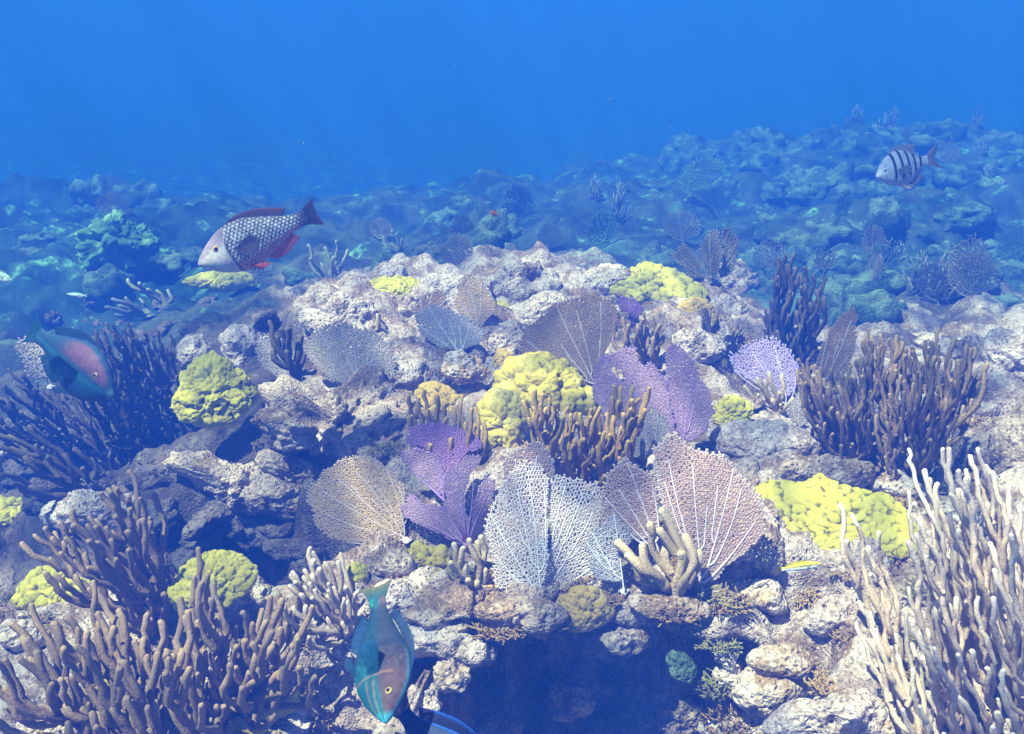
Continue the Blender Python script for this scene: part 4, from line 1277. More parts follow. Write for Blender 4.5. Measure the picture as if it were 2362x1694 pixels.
rods('low dark sea rod at the left edge below the sweeping one', 'dark', TG([(190, 1090)])[0], TG([(-20, 960), (80, 960), (160, 990), (230, 1040), (210, 1075), (120, 1060), (20, 1030)]), 40, .009, .03, .12, g=(-.7, .7), depth=.12, rngd=3.05)
rods('short dark upright rods between the grey fan and the round boulder', 'dark', TG([(660, 850)])[0], TG([(582, 722), (608, 703), (642, 718), (664, 760), (670, 825), (645, 828), (612, 785)]), 16, .012, .04, .16, g=(-.25, 1), depth=.06)
rods('stubby orange-brown rods in front of the flat ochre coral', 'amber', TG([(985, 1035)])[0], TG([(893, 890), (903, 862), (932, 878), (960, 855), (985, 880), (1000, 898), (1030, 878), (1068, 900), (1078, 962), (1060, 1000), (980, 1005), (920, 985), (900, 940)]), 34, .0085, .027, .12, nbase=4, g=(.05, 1), depth=.07, lean=5, taper=.2)
rods('orange-brown finger rods crowded in front of the lobed yellow coral', 'amber', TG([(1300, 1075)])[0], TG([(1160, 885), (1185, 855), (1215, 882), (1270, 905), (1340, 893), (1378, 858), (1434, 845), (1430, 910), (1395, 970), (1372, 1020), (1320, 1050), (1250, 1040), (1195, 990), (1172, 930)]), 100, .0085, .021, .12, nbase=5, g=(.05, 1), depth=.09, lean=5, taper=.25)
rods('dull brown rods below the crest coral, next to the small purple fan', 'brown', TG([(1430, 820)])[0], TG([(1362, 700), (1390, 712), (1420, 690), (1452, 703), (1468, 740), (1458, 790), (1420, 800), (1382, 780)]), 60, .0090, .024, .12, nbase=3, g=(0, 1), depth=.10)
rods('tall dark upright rod bush behind the violet fan', 'dark', TG([(1755, 830)])[0], TG([(1688, 690), (1712, 640), (1718, 575), (1760, 566), (1790, 598), (1822, 606), (1826, 650), (1804, 720), (1792, 780), (1740, 790), (1698, 750)]), 110, .0088, .026, .13, nbase=2, bspread=.4, g=(0, 1), depth=.14, rngd=4.1)
rods('large dark brown rod bush with long parallel fingers on the right', 'brown', TG([(1975, 1050)])[0], TG([(1758, 835), (1772, 788), (1800, 808), (1860, 828), (1900, 790), (1930, 732), (1962, 737), (2000, 743), (2050, 756), (2110, 752), (2172, 772), (2180, 830), (2155, 890), (2095, 935), (2045, 965), (1990, 1030), (1940, 1025), (1880, 992), (1818, 950), (1776, 900)]), 260, .0074, .018, .11, .021, nbase=3, bspread=.3, g=(-.12, 1), depth=.16, lean=5, taper=.3)
rods('pale slender sea rod with five long fingers before the wide yellow coral plate', 'pale', TF([(1560, 1330)])[0], TF([(1210, 485), (1290, 495), (1340, 515), (1400, 545), (1475, 595), (1495, 640), (1485, 760), (1450, 820), (1490, 920), (1520, 1070), (1540, 1230), (1450, 1000), (1375, 850), (1305, 700), (1245, 580)]), 15, .0054, .035, .18, g=(-.28, 1), depth=.04, lean=5, rngd=2.15, taper=.4)
rods('large pale sea rod colony of tall fingers at the right edge', 'pale', TF([(2120, 1760)])[0], TF([(1565, 500), (1555, 430), (1600, 340), (1680, 335), (1760, 440), (1800, 360), (1820, 450), (1740, 170), (1770, 170), (1860, 190), (1930, 210), (2030, 285), (2090, 360), (2230, 440), (2230, 1600), (2090, 1640), (1980, 1400), (1870, 1150), (1770, 850), (1650, 650)]), 210, .0049, .020, .17, .018, nbase=4, bspread=.5, g=(-.42, 1), depth=.18, lean=6, rngd=2.0, taper=.35)
rods('lower pale sea rod colony over the bright rocks in the bottom right', 'pale', TF([(2080, 1790)])[0], TF([(1270, 1010), (1360, 1035), (1450, 1120), (1530, 1200), (1560, 1000), (1630, 800), (1700, 900), (1800, 1050), (1900, 1200), (2000, 1400), (2060, 1620), (1920, 1660), (1760, 1600), (1600, 1510), (1470, 1350), (1340, 1180)]), 130, .0048, .020, .15, .017, nbase=3, bspread=.5, g=(-.48, 1), depth=.14, lean=8, rngd=1.92, taper=.35)
rods('stout knobby tan rods, a hand of thick fingers before the rose fan', 'tan', TF([(455, 975)])[0], TF([(98, 690), (200, 622), (330, 520), (420, 535), (500, 625), (522, 720), (503, 800), (465, 900), (380, 880), (290, 840), (180, 780), (108, 735)]), 14, .0120, .036, .09, .030, g=(-.40, 1), depth=.05, lean=8, sides=12, taper=.1, rngd=2.5)
rods('short bristly tan rods between the small yellow coral and the white fan', 'tan', TE([(900, 905)])[0], TE([(745, 690), (790, 675), (870, 612), (912, 625), (965, 700), (970, 800), (945, 870), (870, 850), (800, 780)]), 22, .0095, .026, .10, g=(-.2, 1), depth=.06, sides=8, taper=.1)
rods('little tan twig coral below the violet fan', 'tan', TG([(1722, 912)])[0], TG([(1635, 872), (1668, 848), (1700, 812), (1742, 828), (1750, 880), (1700, 898)]), 22, .0085, .035, .14, g=(-.1, 1), depth=.08)
rods('tiny tan twigs on the lavender boulder', 'tan', TB([(205, 1040)])[0], TB([(108, 870), (150, 836), (210, 868), (282, 898), (272, 970), (220, 1005), (150, 990)]), 20, .0085, .03, .14, g=(-.15, 1), depth=.06)
rods('hazy grey-blue rod bush right of the scaled parrotfish belly', 'grey', TA([(2170, 720)])[0], TA([(1990, 480), (2090, 500), (2230, 420), (2275, 500), (2258, 620), (2180, 660), (2080, 600)]), 46, .010, .05, .22, g=(0, 1), depth=.12, rngd=5.6)
rods('sunlit olive rods fanning left below the scaled parrotfish', 'grey', TA([(980, 920)])[0], TA([(670, 890), (750, 800), (850, 810), (930, 860), (930, 900), (860, 930), (720, 930)]), 22, .011, .05, .2, g=(-1, .5), depth=.08, rngd=5.7)
rods('sunlit olive rods under the chin of the scaled parrotfish', 'olive', TA([(1080, 850)])[0], TA([(820, 700), (880, 675), (960, 720), (1140, 765), (1110, 810), (1000, 800)]), 24, .011, .05, .2, g=(-.6, .8), depth=.08, rngd=5.7)
rods('thin pale spikes of sea whip on the dark outcrop at the back', 'grey', TB([(425, 530)])[0], TB([(290, 400), (370, 340), (430, 385), (440, 470), (350, 470)]), 12, .007, .05, .3, g=(-.15, 1), depth=.06, rngd=5.35)
rods('pale yellow sea rod tips curling in at the left edge', 'pale', TD([(-60, 430)])[0], TD([(-30, 60), (50, 90), (62, 160), (92, 300), (60, 390), (-20, 420)]), 9, .008, .06, .2, g=(.3, 1), depth=.03, rngd=2.7)
rods('tiny dark twig standing on the crest behind the tan upright fan', 'dark', TB([(1035, 830)])[0], TB([(920, 670), (980, 690), (1020, 660), (1030, 720), (1010, 780)]), 4, .006, .06, .2, g=(-.3, 1), depth=.02)

# ------------------------------------------------------------------ brown algae tufts
for k, (lab, px, s) in enumerate([
    ('brown algae tuft under the white sea fan base', TE([(1060, 1010)])[0], .055),
    ('rusty algae tuft on the cave rim left of the round ochre coral', TE([(1210, 1080)])[0], .075),
    ('brown algae tuft hanging below the cave rim ledge', TE([(1020, 1110)])[0], .055),
    ('rusty algae tuft below the stout knobby rods', TF([(440, 1010)])[0], .075),
    ('brown algae tuft between the round ochre coral and the knobby rods', TE([(1540, 950)])[0], .045),
    ('brown algae tuft at the base of the rose sea fan', TF([(680, 970)])[0], .06),
    ('reddish algae tuft left of the small yellow coral', TE([(490, 760)])[0], .055),
    ('brown algae tuft under the small yellow coral', TE([(850, 960)])[0], .06),
    ('ochre algae patch on the sunlit heap at the cave rim', TF([(900, 1320)])[0], .05),
    ('brown algae tuft at the foot of the sunlit heap', TF([(700, 1560)])[0], .075),
    ('brown algae tuft on the rock left of the wide yellow plate', TF([(860, 720)])[0], .05),
    ('brown algae tuft below the dark brown rod bush', TF([(1060, 300)])[0], .05)]):
    tuft(lab, px, s, 150, k)
# ------------------------------------------------------------------ fishes (local axes: x nose, y left side, z back)
def lerpc(a, b, t):
    t = np.clip(t, 0, 1)[:, None]
    return np.asarray(a)[None] * (1 - t) + np.asarray(b)[None] * t if not isinstance(a, np.ndarray) or a.ndim == 1 else a * (1 - t) + np.asarray(b) * t


def profile(pts, n):
    p = np.array(pts, float)
    s = np.linspace(0, 1, n)
    x = p[:, 0]
    # smooth (cosine eased pchip-like) interpolation
    out = []
    for c in range(1, p.shape[1]):
        y = np.interp(s, x, p[:, c])
        for _ in range(6):
            y[1:-1] = (y[:-2] + 2 * y[1:-1] + y[2:]) / 4
        out.append(y)
    return s, out


def fish_body(root, L, prof, colf, n=130, m=90):
    """prof rows: s (0 nose .. 1 tail), top z, bottom z, half width, all as a share of the length"""
    s, (zt, zb, w) = profile(prof, n)
    ang = np.arange(m) / m * 2 * math.pi
    V, S, Tt, Sd = [], [], [], []
    for i in range(n):
        zc = (zt[i] + zb[i]) / 2
        h = max((zt[i] - zb[i]) / 2, 1e-4)
        y = w[i] * np.sign(np.cos(ang)) * np.abs(np.cos(ang)) ** 1.15
        z = zc + h * np.sin(ang)
        V.append(np.stack([np.full(m, (.5 - s[i]) * L), y * L, z * L], 1))
        S.append(np.full(m, s[i]))
        Tt.append(np.sin(ang))
        Sd.append(np.sign(np.cos(ang)))
    V = np.concatenate(V)
    S, Tt, Sd = map(np.concatenate, (S, Tt, Sd))
    i = np.arange(n - 1)[:, None] * m
    j = np.arange(m)[None]
    j2 = (j + 1) % m
    Q = np.stack([i + j, i + m + j, i + m + j2, i + j2], -1).reshape(-1, 4)
    c0, c1 = len(V), len(V) + 1
    V = np.concatenate([V, [V[:m].mean(0) + [L * .004, 0, 0], V[-m:].mean(0)]])
    S = np.r_[S, 0, 1]
    Tt = np.r_[Tt, 0, 0]
    Sd = np.r_[Sd, 0, 0]
    k = np.arange(m)
    T3 = np.concatenate([np.stack([np.full(m, c0), k, (k + 1) % m], 1), np.stack([np.full(m, c1), (n - 1) * m + (k + 1) % m, (n - 1) * m + k], 1)])
    # back height in body lengths for patterns
    C = colf(S, Tt, V / L, Sd)
    return mk('body', V, [Q, T3], FISH, root, local=True, colors=np.clip(C, 0, 1))


def fin(root, name, rootline, edge, col, L, tcol=None, thick=.006, rays=18, wave=.0, sharp=False):
    """solid membrane between a root line and an outer edge, both lists of (x, y, z) in lengths"""
    a, b = np.array(rootline, float), np.array(edge, float)

    def res(p, n):
        d = np.r_[0, np.cumsum(np.linalg.norm(np.diff(p, axis=0), axis=1))]
        t = np.linspace(0, d[-1], n)
        return np.stack([np.interp(t, d, p[:, c]) for c in range(3)], 1)
    n, k = rays * 2, 9
    def cut(q):
        for _ in range(2):
            m_ = np.concatenate([[q[0]], np.stack([.75 * q[:-1] + .25 * q[1:], .25 * q[:-1] + .75 * q[1:]], 1).reshape(-1, 3), [q[-1]]])
            q = m_
        return q
    a, b = res(cut(a), n) * L, res(cut(b), n) * L
    g = np.linspace(0, 1, k)
    P = a[:, None] * (1 - g)[None, :, None] + b[:, None] * g[None, :, None]
    du = np.gradient(P, axis=0)
    dv = np.gradient(P, axis=1)
    nn = np.cross(du, dv)
    nn /= np.linalg.norm(nn, axis=2)[..., None] + 1e-9
    P = P + nn * (wave * L * np.sin(np.linspace(0, 9, n))[:, None] * g[None])[..., None]
    th = thick * L * (1 - .8 * g)[None, :] * (1 + .5 * (np.arange(n) % 2))[:, None]
    th[0] *= .3
    th[-1] *= .3
    A = P + nn * th[..., None] * .5
    B = P - nn * th[..., None] * .5
    V = np.concatenate([A.reshape(-1, 3), B.reshape(-1, 3)])
    o = n * k
    i = np.arange(n - 1)[:, None] * k
    j = np.arange(k - 1)[None]
    q = np.stack([i + j, i + j + 1, i + k + j + 1, i + k + j], -1).reshape(-1, 4)
    e1 = np.arange(n - 1) * k + k - 1
    r1 = np.stack([e1, e1 + k, o + e1 + k, o + e1], 1)
    e0 = np.arange(k - 1)
    r2 = np.stack([e0 + 1, e0, o + e0, o + e0 + 1], 1)
    e3 = (n - 1) * k + np.arange(k - 1)
    r3 = np.stack([e3, e3 + 1, o + e3 + 1, o + e3], 1)
    Q = np.concatenate([q, (q + o)[:, ::-1], r1[:, ::-1], r2, r3])
    gg = np.tile(np.tile(g, n), 2)
    C = lerpc(np.array(col), np.array(tcol or col), gg ** 2 if not sharp else gg ** 7)
    C = C * (1 - .18 * (np.tile(np.repeat(np.arange(n) % 2, k), 2))[:, None])
    return mk(name, V, [Q], FINM, root, local=True, colors=C)


def eye(root, c, r, L, iris, side):
    """eye with a dark pupil as its own sub-part"""
    def ball(rad, off, squash):
        V, n, m = [], 14, 9
        for i in range(m):
            ph = i / (m - 1) * math.pi / 2
            for j in range(n):
                a = j / n * 2 * math.pi
                V.append((c[0] * L + rad * L * math.cos(ph) * math.cos(a), c[1] * L + side * (off + rad * squash * math.sin(ph)) * L, c[2] * L + rad * L * math.cos(ph) * math.sin(a)))
        Q = [[i * n + j, i * n + (j + 1) % n, (i + 1) * n + (j + 1) % n, (i + 1) * n + j] for i in range(m - 1) for j in range(n)]
        return np.array(V), np.array(Q)
    V, Q = ball(r, 0, .55)
    e = mk('eye', V, [Q], FISH, root, local=True, colors=np.tile(np.array(iris), (len(V), 1)))
    V, Q = ball(r * .58, r * .38, .5)
    mk('pupil', V, [Q], FISH, e, local=True, colors=np.tile(np.array((.006, .006, .01)), (len(V), 1)))


def place(root, head, up, px, rng):
    x = Vector(head).normalized()
    z = Vector(up)
    z = (z - x * z.dot(x)).normalized()
    y = z.cross(x)
    root.rotation_euler = Matrix((x, y, z)).transposed().to_euler()
    root.location = Vector(at_range(*px, rng))


def img(r, u, f):
    """direction from picture axes: right, up, into the picture"""
    return r * RGT + u * UPV + f * FWD


PARROT = [(0, .005, -.02, .012), (.03, .040, -.055, .035), (.08, .080, -.095, .055), (.16, .138, -.150, .075), (.26, .190, -.195, .088), (.38, .215, -.218, .090), (.5, .206, -.212, .082), (.62, .160, -.165, .066), (.74, .115, -.120, .046), (.84, .075, -.080, .028), (.92, .060, -.065, .018), (1, .066, -.070, .010)]


def parrot(label, colf, fins, L, px, rng, head, up, iris=(.6, .3, .1), tail=.20):
    r = thing('parrotfish', label, 'fish')
    fish_body(r, L, PARROT, colf)
    fin(r, 'dorsal_fin', [(.22, 0, .175), (.1, 0, .19), (-.05, 0, .185), (-.2, 0, .14), (-.32, 0, .085)], [(.18, 0, .205), (.08, 0, .245), (-.05, 0, .25), (-.2, 0, .215), (-.37, 0, .135)], fins['dorsal'], L, fins.get('dorsal2'), wave=.002)
    fin(r, 'anal_fin', [(-.06, 0, -.18), (-.18, 0, -.145), (-.32, 0, -.085)], [(-.12, 0, -.235), (-.23, 0, -.22), (-.38, 0, -.13)], fins['anal'], L)
    fin(r, 'tail_fin', [(-.48, 0, .064), (-.49, 0, 0), (-.48, 0, -.068)], [(-.62, 0, .125), (-.60, 0, .07), (-.595, 0, 0), (-.60, 0, -.07), (-.62, 0, -.130)], fins['tail'], L, fins.get('tail2'))
    for s in (1, -1):
        fin(r, 'pectoral_fin', [(.17, s * .083, .0), (.165, s * .086, -.07)], [(.02, s * .20, .055), (-.05, s * .20, -.02), (.01, s * .17, -.10)], fins['pect'], L, fins.get('pect2'))
        fin(r, 'pelvic_fin', [(.14, s * .03, -.175), (.07, s * .03, -.19)], [(.04, s * .075, -.255), (-.05, s * .06, -.245), (-.03, s * .05, -.22)], fins['pelv'], L)
        eye(r, (.315, s * .068, .055), .026, L, iris, s)
    # lips round the beak
    place(r, head, up, px, rng)
    return r


def col_scaled(S, T, P, Sd):
    """white scales with dark rims, pale head, red belly"""
    n = len(S)
    x = S * 26
    z = P[:, 2] * 26
    row = np.floor(z * 1.45)
    xx = x + .5 * (row % 2)
    fx = xx - np.floor(xx) - .5
    fz = z * 1.45 - row - .5
    d = np.sqrt((np.abs(fx + .18 * (1 - 4 * fz ** 2)) * 1.15) ** 2 + (fz * 1.02) ** 2)
    cellv = _h(np.floor(xx).astype(np.int64), row.astype(np.int64), np.zeros(n, np.int64), 3)
    rim = sstep(.29 + .08 * cellv, .46 + .06 * cellv, d)
    wht = np.tile(np.array((.90, .86, .84)), (n, 1))
    wht = wht * (.75 + .35 * cellv)[:, None]
    c = lerpc(wht, np.array((.065, .045, .035)), rim)
    belly = sstep(-.25, -.75, T)
    c = lerpc(c, np.array((.58, .22, .14)), belly * .8 * sstep(.2, .35, S))
    c = lerpc(c, np.array((.16, .13, .15)), sstep(.75, .97, T) * .6)
    headm = 1 - sstep(.275, .315, S + .03 * np.cos(T * 2))
    hc = lerpc(np.tile(np.array((.56, .54, .52)), (n, 1)), np.array((.26, .20, .26)), sstep(.1, .7, T))
    hc = lerpc(hc, np.array((.30, .26, .30)), sstep(.06, .0, S))
    c = lerpc(c, hc, headm)
    gill = np.exp(-((S + .03 * np.cos(T * 2) - .30) / .012) ** 2) * (T < .35)
    c = lerpc(c, np.array((.05, .04, .05)), gill * .9)
    c = lerpc(c, np.array((.06, .05, .06)), sstep(.86, .97, S) * .9)
    return c


def col_green(S, T, P, Sd):
    """green-blue parrotfish with a dusky pink back and orange cheek lines"""
    n = len(S)
    teal = np.tile(np.array((.012, .13, .16)), (n, 1))
    c = lerpc(teal, np.array((.105, .06, .065)), sstep(-.02, .22, T + .15 * np.sin(S * 4)))
    c = lerpc(c, np.array((.04, .22, .30)), sstep(.86, .98, T) * .7)
    x = S * 24
    z = P[:, 2] * 34
    row = np.floor(z)
    fx = x + .5 * (row % 2)
    fx = np.abs(fx - np.floor(fx) - .5)
    fz = np.abs(z - row - .5)
    cv = _h(np.floor(x + .5 * (row % 2)).astype(np.int64), row.astype(np.int64), np.zeros(n, np.int64), 5)
    net = np.maximum(sstep(.34, .5, fx), sstep(.34, .5, fz)) * sstep(.28, .36, S)
    c = c * (.72 + .5 * cv * sstep(.28, .36, S) + .28 * (1 - sstep(.28, .36, S)))[:, None]
    c = lerpc(c, np.array((.015, .05, .09)), net * .75)
    c = lerpc(c, np.array((.010, .03, .06)), sstep(.34, .58, S) * (1 - sstep(.86, .97, S)) * .85)  # shadow over the rear body, painted into the skin colour
    for k, (a, b, e) in enumerate([(-.30, .55, .05), (-.62, .9, .045)]):
        line = np.exp(-((T - a - b * (S - .15)) / e) ** 2) * sstep(.02, .05, S) * (1 - sstep(.27, .31, S))
        c = lerpc(c, np.array((.42, .20, .12)), line * .6)
    g = np.exp(-((S - .30 - .03 * (1 - T ** 2)) / .010) ** 2) * (T < .5)
    c = lerpc(c, np.array((.42, .20, .10)), g * .5)
    c = lerpc(c, np.array((.05, .38, .50)), sstep(.07, .03, S) * .8)
    mouth = np.exp(-((T + .1) / .10) ** 2) * (1 - sstep(.035, .055, S))
    c = lerpc(c, np.array((.03, .03, .05)), mouth * .9)
    return c


def col_bluepink(S, T, P, Sd):
    n = len(S)
    c = np.tile(np.array((.010, .045, .085)), (n, 1))
    c = lerpc(c, np.array((.11, .05, .085)), sstep(.05, .35, T) * (1 - sstep(.82, .95, T)) * sstep(.04, .12, S) * (1 - sstep(.45, .75, S)))
    c = lerpc(c, np.array((.012, .10, .14)), np.exp(-((T + .12) / .18) ** 2) * .7)
    c = lerpc(c, np.array((.02, .03, .05)), np.exp(-((T + .02) / .05) ** 2) * (1 - sstep(.08, .11, S)) * .8)
    c = lerpc(c, np.array((.12, .22, .28)), sstep(.05, .02, S) * .7)
    c = lerpc(c, np.array((.02, .06, .14)), sstep(.85, 1, T))
    return c


parrot('white-scaled parrotfish with dark scale rims and red fins swimming left', col_scaled,
       dict(dorsal=(.22, .12, .09), dorsal2=(.36, .15, .10), anal=(.80, .20, .06), tail=(.08, .055, .05), tail2=(.22, .11, .05), pect=(.30, .22, .24), pelv=(.85, .20, .06)),
       .335, TG([(560, 532)])[0], 3.0, img(-.86, -.44, -.25), img(-.25, .95, -.15), (.7, .35, .1))
parrot('green-faced parrotfish with pinkish back diving towards the viewer at the bottom', col_green,
       dict(dorsal=(.015, .04, .11), dorsal2=(.015, .09, .22), anal=(.02, .08, .2), tail=(.02, .13, .16), tail2=(.22, .22, .06), pect=(.02, .14, .20), pect2=(.02, .12, .30), pelv=(.03, .10, .2)),
       .265, TG([(846, 1455)])[0], 1.98, img(.16, -.68, -.72), img(.88, .25, -.15), (.5, .4, .1))
parrot('blurred blue fish with a pink flank over the dark rods on the left', col_bluepink,
       dict(dorsal=(.012, .05, .12), anal=(.012, .06, .12), tail=(.012, .08, .13), pect=(.012, .06, .14), pelv=(.012, .06, .12)),
       .355, TG([(166, 806)])[0], 3.0, img(.76, -.46, -.42), img(.48, .85, -.10), (.3, .25, .1))


def sergeant():
    r = thing('striped_damselfish', 'pale blue fish with five dark bars hovering over the far reef', 'fish')
    L = .215
    prof = [(0, .0, -.03, .015), (.04, .06, -.075, .045), (.12, .145, -.150, .075), (.24, .235, -.225, .098), (.38, .290, -.270, .105), (.52, .285, -.270, .095), (.66, .220, -.215, .070), (.78, .135, -.135, .042), (.88, .080, -.080, .022), (1, .075, -.075, .012)]

    def colf(S, T, P, Sd):
        n = len(S)
        c = np.tile(np.array((.38, .46, .62)), (n, 1))
        c = lerpc(c, np.array((.22, .27, .45)), sstep(.2, .9, T) * .6)
        for k, s0 in enumerate((.30, .44, .58, .71, .84)):
            b = np.exp(-((S - s0 - .02 * T) / .026) ** 4)
            c = lerpc(c, np.array((.012, .015, .04)), b * sstep(-.85, -.45, T))
        return c
    fish_body(r, L, prof, colf)
    g = (.34, .36, .46)
    fin(r, 'dorsal_fin', [(.2, 0, .25), (.05, 0, .29), (-.12, 0, .25), (-.28, 0, .14)], [(.17, 0, .30), (.02, 0, .355), (-.14, 0, .345), (-.34, 0, .30)], g, L)
    fin(r, 'anal_fin', [(.0, 0, -.26), (-.15, 0, -.21), (-.28, 0, -.13)], [(-.06, 0, -.32), (-.2, 0, -.32), (-.34, 0, -.24)], g, L)
    fin(r, 'tail_fin', [(-.48, 0, .072), (-.49, 0, 0), (-.48, 0, -.072)], [(-.76, 0, .22), (-.66, 0, .08), (-.61, 0, 0), (-.66, 0, -.08), (-.75, 0, -.21)], (.26, .24, .32), L, (.12, .12, .2))
    for s in (1, -1):
        fin(r, 'pectoral_fin', [(.17, s * .095, .0), (.16, s * .10, -.08)], [(.0, s * .17, .03), (-.05, s * .18, -.05), (.02, s * .15, -.12)], (.24, .28, .40), L)
        fin(r, 'pelvic_fin', [(.1, s * .03, -.255), (.03, s * .03, -.265)], [(.0, s * .06, -.36), (-.12, s * .05, -.32), (-.08, s * .04, -.29)], (.85, .85, .85), L)
        eye(r, (.37, s * .066, .045), .030, L, (.62, .62, .66), s)
    place(r, img(-.90, -.30, -.26), img(-.25, .95, -.1), TG([(1998, 372)])[0], 3.7)


sergeant()


def slim(label, name, L, px, rng, head, up, top, mid, low, deep=.10, group=None):
    r = thing(name, label, 'fish', group=group)
    prof = [(0, .004, -.012, .010), (.05, .03, -.035, .026), (.16, deep * .75, -deep * .7, .05), (.34, deep, -deep, .06), (.58, deep * .9, -deep * .85, .05), (.8, deep * .55, -deep * .55, .03), (.93, .04, -.042, .014), (1, .042, -.044, .008)]

    def colf(S, T, P, Sd):
        n = len(S)
        c = lerpc(np.tile(np.array(low), (n, 1)), np.array(mid), sstep(-.25, -.05, T))
        return lerpc(c, np.array(top), sstep(.12, .3, T))
    fish_body(r, L, prof, colf, 50, 36)
    fin(r, 'dorsal_fin', [(.2, 0, deep * .88), (-.05, 0, deep * .95), (-.36, 0, deep * .48)], [(.17, 0, deep * 1.25), (-.08, 0, deep * 1.45), (-.4, 0, deep * .95)], top, L)
    fin(r, 'anal_fin', [(-.02, 0, -deep * .9), (-.36, 0, -deep * .48)], [(-.06, 0, -deep * 1.35), (-.4, 0, -deep * .95)], low, L)
    fin(r, 'tail_fin', [(-.49, 0, .04), (-.49, 0, -.042)], [(-.63, 0, .085), (-.61, 0, 0), (-.63, 0, -.088)], mid, L)
    for s in (1, -1):
        fin(r, 'pectoral_fin', [(.2, s * .05, -.0), (.19, s * .05, -.03)], [(.07, s * .11, .01), (.06, s * .11, -.05)], low, L)
        eye(r, (.36, s * .036, deep * .22), .018, L, (.5, .45, .2), s)
    place(r, head, up, px, rng)


slim('slim yellow and white wrasse below the wide yellow coral plate', 'wrasse', .082, TG([(1776, 1255)])[0], 2.15, img(.97, .16, -.1), img(-.1, 1, .1), (.62, .55, .02), (.12, .11, .04), (.72, .72, .70))
slim('tiny orange fish in the open water above the crest', 'small_fish', .034, TG([(1093, 473)])[0], 3.6, img(-.7, .1, -.5), img(0, 1, 0), (.62, .17, .06), (.66, .20, .07), (.60, .20, .10), .26)
slim('small white fish over the dark hollow on the left', 'small_fish', .055, TG([(168, 653)])[0], 3.6, img(-.95, .08, -.2), img(0, 1, 0), (.25, .50, .50), (.70, .85, .80), (.85, .90, .85), .11)
slim('pale green fish cut by the left edge of the picture', 'small_fish', .09, TG([(0, 612)])[0], 3.7, img(.9, -.3, -.1), img(.2, 1, 0), (.25, .42, .35), (.35, .50, .42), (.45, .55, .50), .16)


def tang():
    r = thing('surgeonfish', 'dark surgeonfish with a bright blue fin edge cut by the bottom of the picture', 'fish')
    L = .26
    prof = [(0, .0, -.03, .012), (.05, .07, -.07, .03), (.14, .16, -.15, .05), (.28, .24, -.23, .062), (.45, .265, -.26, .062), (.62, .22, -.22, .05), (.78, .13, -.13, .03), (.9, .06, -.06, .016), (1, .055, -.055, .01)]

    def colf(S, T, P, Sd):
        c = np.tile(np.array((.012, .03, .10)), (len(S), 1))
        return lerpc(c, np.array((.02, .10, .5)), sstep(.86, 1, np.abs(T)))
    fish_body(r, L, prof, colf, 80, 50)
    fin(r, 'dorsal_fin', [(.28, 0, .2), (.1, 0, .255), (-.1, 0, .23), (-.3, 0, .12), (-.38, 0, .07)], [(.30, 0, .24), (.1, 0, .325), (-.12, 0, .31), (-.32, 0, .21), (-.45, 0, .11)], (.004, .012, .05), L, (.02, .16, .95), sharp=True)
    fin(r, 'anal_fin', [(.2, 0, -.2), (0, 0, -.25), (-.2, 0, -.18), (-.36, 0, -.08)], [(.18, 0, -.26), (0, 0, -.32), (-.24, 0, -.27), (-.44, 0, -.13)], (.012, .04, .16), L, (.02, .16, .95))
    fin(r, 'tail_fin', [(-.48, 0, .055), (-.49, 0, 0), (-.48, 0, -.055)], [(-.62, 0, .12), (-.58, 0, 0), (-.62, 0, -.12)], (.008, .02, .07), L, (.012, .04, .16))
    for s in (1, -1):
        fin(r, 'pectoral_fin', [(.2, s * .055, .0), (.19, s * .055, -.06)], [(.04, s * .12, .04), (.0, s * .12, -.05)], (.008, .02, .08), L)
        eye(r, (.35, s * .046, .09), .022, L, (.1, .1, .12), s)
    place(r, img(.62, -.62, -.42), img(.72, .62, .1), TG([(985, 1700)])[0], 2.0)


tang()
